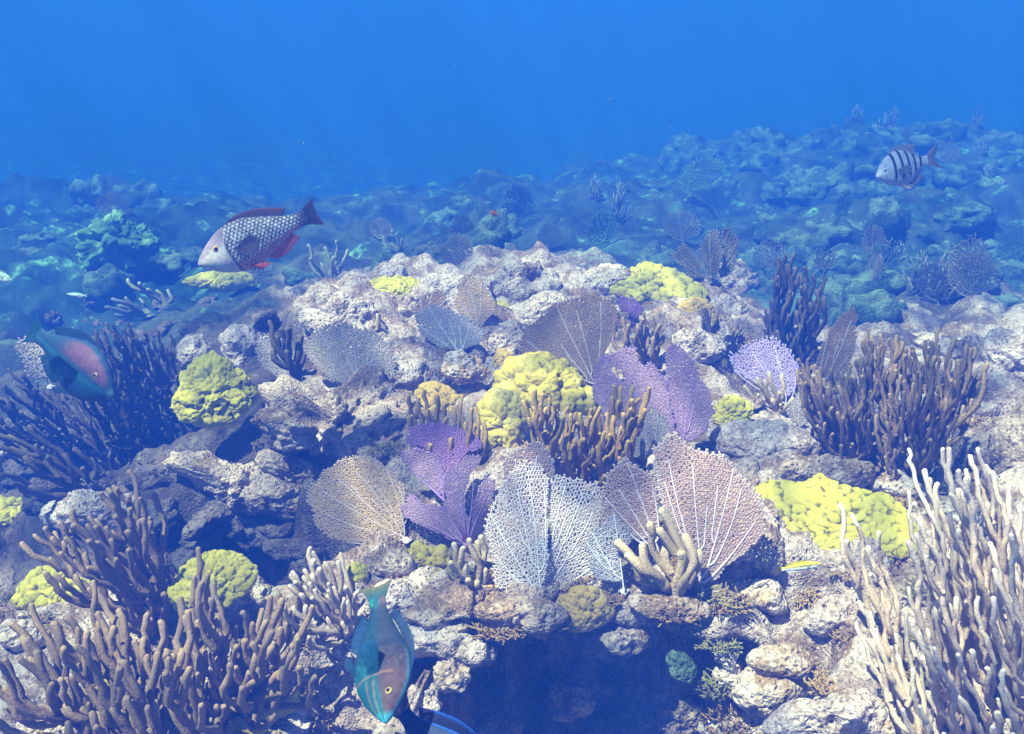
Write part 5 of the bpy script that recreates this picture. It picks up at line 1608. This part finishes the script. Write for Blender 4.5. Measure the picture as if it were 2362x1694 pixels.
# ------------------------------------------------------------------ growth on the far reef
def far_growth():
    rng = np.random.default_rng(77)

    def spots(n, lo, hi, xr=(0, 2362)):
        P = np.c_[rng.uniform(*xr, n), rng.uniform(lo, hi, n)]
        H = hits(P)
        return [h for h in H if 5.2 < h[1] < 15]

    # coral heads
    protos = []
    for k, m in enumerate((M_ROCKD, M_ROCKD, M_ROCKD)):
        an = TG([(1300 + 60 * k, 470)])[0]
        out = [(an[0] + 34 * math.cos(a) * (1 + .2 * math.sin(3 * a + k)), an[1] + 24 * math.sin(a)) for a in np.linspace(0, 6.2, 12)]
        protos.append(blob('stony_coral', 'hazy dark stony coral on the far reef', 'coral', m, out, tilt=20, dome=.6, back=.8, lumps=.5, lscale=8, rings=28, segs=44, seed=60 + k, pits=.02, group='hazy dark stony corals on the far reef'))
    P = spots(90, TG([(0, 285)])[0][1], TG([(0, 640)])[0][1])
    P += spots(40, TG([(0, 285)])[0][1], TG([(0, 420)])[0][1], (1500, 2362))
    P += spots(60, TG([(0, 560)])[0][1], TG([(0, 740)])[0][1], (1720, 2362))
    for k, p in enumerate(P):
        o = protos[k] if k < 3 else copy_tree(protos[int(rng.choice([0, 0, 1, 1, 2]))])
        o.location = p - np.array([0, 0, .03])
        s = rng.uniform(.5, 1.35) * (.45 + .09 * p[1])
        o.scale = (s * rng.uniform(.8, 1.3), s, s * rng.uniform(.7, 1.4))
        o.rotation_euler.z = rng.uniform(0, 6.28)
    # gorgonians
    fans = []
    for kind, lab, grp in (('olive', 'hazy blue-green sea fan on the far reef', 'hazy sea fans on the far reef'), ('green', 'hazy greenish sea fan on the far reef', 'hazy greenish sea fans on the far reef')):
        o = at_range(1200, 800, 3.0)
        pl = Plane(o)
        out = [(1200 - 10, 800), (1110, 770), (1060, 700), (1070, 610), (1140, 560), (1230, 560), (1320, 610), (1340, 700), (1290, 770), (1210, 800)]
        fans.append(fan(lab, kind, (1200, 805), [dict(out=out, nveins=6)], cell=.022, thick=.006, rngd=3.0, vein=.009, group=grp))
    Fp = spots(22, TG([(0, 300)])[0][1], TG([(0, 640)])[0][1]) + spots(8, TG([(0, 560)])[0][1], TG([(0, 700)])[0][1], (1720, 2362))
    n0 = 0
    first = [True, True]
    for k, p in enumerate(Fp):
        q = 1 if k % 4 == 0 else 0
        o = fans[q] if first[q] else copy_tree(fans[q])
        first[q] = False
        o.location = p
        s = rng.uniform(.6, 1.2) * (.45 + .05 * p[1])
        o.scale = (s, s, s * rng.uniform(.8, 1.2))
        o.rotation_euler = (rng.normal(0, .12), rng.normal(0, .12), rng.normal(0, .5))
    rd = rods('hazy upright sea rod on the far reef', 'grey', (1200, 800), [(1090, 700), (1110, 560), (1180, 500), (1270, 520), (1320, 620), (1300, 720), (1230, 760), (1150, 760)], 34, .011, .05, .2, depth=.14, rngd=3.0, sides=5, group='hazy sea rods on the far reef')
    Rp = spots(12, TG([(0, 290)])[0][1], TG([(0, 640)])[0][1]) + spots(7, TG([(0, 270)])[0][1], TG([(0, 400)])[0][1], (1900, 2362)) + spots(7, TG([(0, 560)])[0][1], TG([(0, 720)])[0][1], (1720, 2362))
    for k, p in enumerate(Rp):
        o = rd if k == 0 else copy_tree(rd)
        o.location = p
        s = rng.uniform(.45, .9) * (.5 + .02 * p[1])
        o.scale = (s, s, s * rng.uniform(.8, 1.4))
        o.rotation_euler = (0, 0, rng.uniform(0, 6.28))


far_growth()


def far_fan(label, kind, out, base, rng):
    fan(label, kind, base, [dict(out=out, nveins=5)], cell=.02, thick=.006, rngd=rng, vein=.008)


far_fan('wide hazy sea fan standing at the far right behind the pale rocks', 'olive', TC([(1745, 940), (1780, 885), (1850, 850), (1940, 845), (2015, 880), (2048, 960), (2034, 1050), (1960, 1115), (1860, 1105), (1755, 1040)]), TC([(1930, 1160)])[0], 6.2)
far_fan('hazy round sea fan right of the tall dark upright bush', 'olive', TC([(876, 950), (940, 930), (1002, 960), (1056, 1000), (1005, 1064), (940, 1095), (886, 1045)]), TC([(930, 1130)])[0], 6.6)
far_fan('large hazy green sea fan left of the barred fish on the far reef', 'green', TC([(8, 520), (48, 438), (110, 365), (200, 345), (325, 368), (335, 430), (230, 462), (192, 532), (100, 575), (26, 575)]), TC([(60, 620)])[0], 8.8)


def rubble():
    """loose stones strewn over the near reef"""
    rng = np.random.default_rng(5)
    protos = []
    for k, m in enumerate((M_ROCK, M_ROCKB, M_ROCKW, M_ROCK)):
        an = (1100 + 90 * k, 900)
        out = [(an[0] + 30 * math.cos(a) * (1 + .25 * math.sin(2 * a + k)), an[1] + 24 * math.sin(a)) for a in np.linspace(0, 6.2, 12)]
        lab = ['loose pale lumpy stone on the reef', 'loose brown turfy stone on the reef', 'loose white stone on the reef', 'loose pale bored stone on the reef'][k]
        protos.append(blob('reef_stone', lab, 'stone', m, out, tilt=10, dome=.8, back=.8, lumps=.38, lscale=18, rings=34, segs=56, seed=80 + k, pits=.010, group=['loose pale lumpy stones', 'loose brown turfy stones', 'loose white stones', 'loose pale bored stones'][k]))
    G = []
    for (x0, x1, y0, y1, n) in ((820, 1650, 610, 800, 22), (420, 900, 720, 960, 10), (900, 1800, 820, 1080, 12), (1560, 2268, 880, 1400, 22), (800, 1250, 1230, 1420, 10), (1580, 2268, 1380, 1627, 22), (0, 800, 1300, 1627, 26), (2050, 2268, 740, 860, 8)):
        G += TG(list(zip(rng.uniform(x0, x1, n), rng.uniform(y0, y1, n))))
    first = [True] * 4
    for k, p in enumerate(hits(G)):
        q = int(rng.integers(0, 4))
        o = protos[q] if first[q] else copy_tree(protos[q])
        first[q] = False
        o.location = p - np.array([0, 0, .022])
        s = rng.uniform(.45, 1.5) * rng.uniform(.6, 1.1)
        o.scale = (s * rng.uniform(.8, 1.4), s * rng.uniform(.8, 1.2), s * rng.uniform(.55, 1.0))
        o.rotation_euler = (rng.normal(0, .3), rng.normal(0, .3), rng.uniform(0, 6.28))


rubble()


def shade_toned_stones():
    """stones of the left hollow with its shade put into their colour"""
    rng = np.random.default_rng(15)
    an = (500, 1150)
    out = [(an[0] + 46 * math.cos(a) * (1 + .25 * math.sin(2 * a)), an[1] + 34 * math.sin(a)) for a in np.linspace(0, 6.2, 12)]
    pr = blob('weedy_stone', 'stone in the left hollow with the shade painted into its colour', 'stone', M_ROCKN, out, tilt=15, dome=.8, back=.8, lumps=.5, lscale=14, rings=36, segs=60, seed=95, pits=.012, group='shade-coloured stones in the left hollow')
    P = []
    for (x0, x1, y0, y1, n) in ((330, 700, 1090, 1260, 16), (0, 400, 930, 1120, 20), (100, 650, 640, 760, 16)):
        P += TG(list(zip(rng.uniform(x0, x1, n), rng.uniform(y0, y1, n))))
    for k, p in enumerate(hits(P)):
        o = pr if k == 0 else copy_tree(pr)
        o.location = p - np.array([0, 0, .02])
        s = rng.uniform(.6, 1.7)
        o.scale = (s * rng.uniform(.8, 1.4), s, s * rng.uniform(.5, 1.0))
        o.rotation_euler = (rng.normal(0, .3), rng.normal(0, .3), rng.uniform(0, 6.28))


shade_toned_stones()


def drifting_specks():
    """plankton and silt hanging in the water"""
    rng = np.random.default_rng(3)
    V, Fc = [], []
    for k in range(130):
        r = rng.uniform(.8, 2.6)
        c = at_range(rng.uniform(-100, 2460), rng.uniform(-60, 1600), r)
        s = rng.uniform(.0003, .0007) * (.5 + .4 * r)
        b = len(V)
        for d in ((1, 0, 0), (-1, 0, 0), (0, 1, 0), (0, -1, 0), (0, 0, 1), (0, 0, -1)):
            V.append(c + s * rng.uniform(.6, 1.4) * np.array(d))
        for a in (0, 1):
            for e in (2, 3):
                for f in (4, 5):
                    Fc.append((b + a, b + e, b + f) if (a + e + f) % 2 == 0 else (b + e, b + a, b + f))
    m = soft_mat('silt', (.62, .60, .55), None, 50, .2, 0, .3)
    o = mk('marine_snow', np.array(V), [np.array(Fc)], m)
    o['kind'] = 'stuff'
    tag(o, 'pale specks of plankton and silt drifting in the water', 'plankton')


drifting_specks()


def turf_tufts():
    """little tufts of brown turf and olive weed all over the near rock"""
    rng = np.random.default_rng(21)
    m_ol = soft_mat('olive_weed', (.17, .15, .05), (.30, .27, .11), 60, .4, 0, .2)
    kinds = []
    for mat, lab, grp in ((M_ALGA, 'small tuft of rusty brown turf on the reef rock', 'small rusty turf tufts on the reef rock'), (m_ol, 'small tuft of olive weed on the reef rock', 'small olive weed tufts on the reef rock')):
        t = tuft(lab, TG([(1150, 1330)])[0], .05, 70, 40 + len(kinds), mat)
        t['group'] = grp
        kinds.append(t)
    P = []
    for (x0, x1, y0, y1, n) in ((820, 1640, 620, 800, 30), (560, 900, 860, 1010, 14), (880, 1700, 1000, 1320, 26), (1580, 2268, 900, 1420, 34), (800, 1050, 1270, 1380, 10), (1580, 2100, 1400, 1627, 22), (0, 760, 1290, 1627, 22), (1950, 2268, 740, 900, 10)):
        P += TG(list(zip(rng.uniform(x0, x1, n), rng.uniform(y0, y1, n))))
    first = [True, True]
    for p in hits(P):
        q = int(rng.random() < .4)
        o = kinds[q] if first[q] else copy_tree(kinds[q])
        first[q] = False
        o.location = p
        s = rng.uniform(.45, 1.25)
        o.scale = (s * rng.uniform(.8, 1.5), s, s * rng.uniform(.7, 1.1))
        o.rotation_euler = (rng.normal(0, .2), rng.normal(0, .2), rng.uniform(0, 6.28))


turf_tufts()
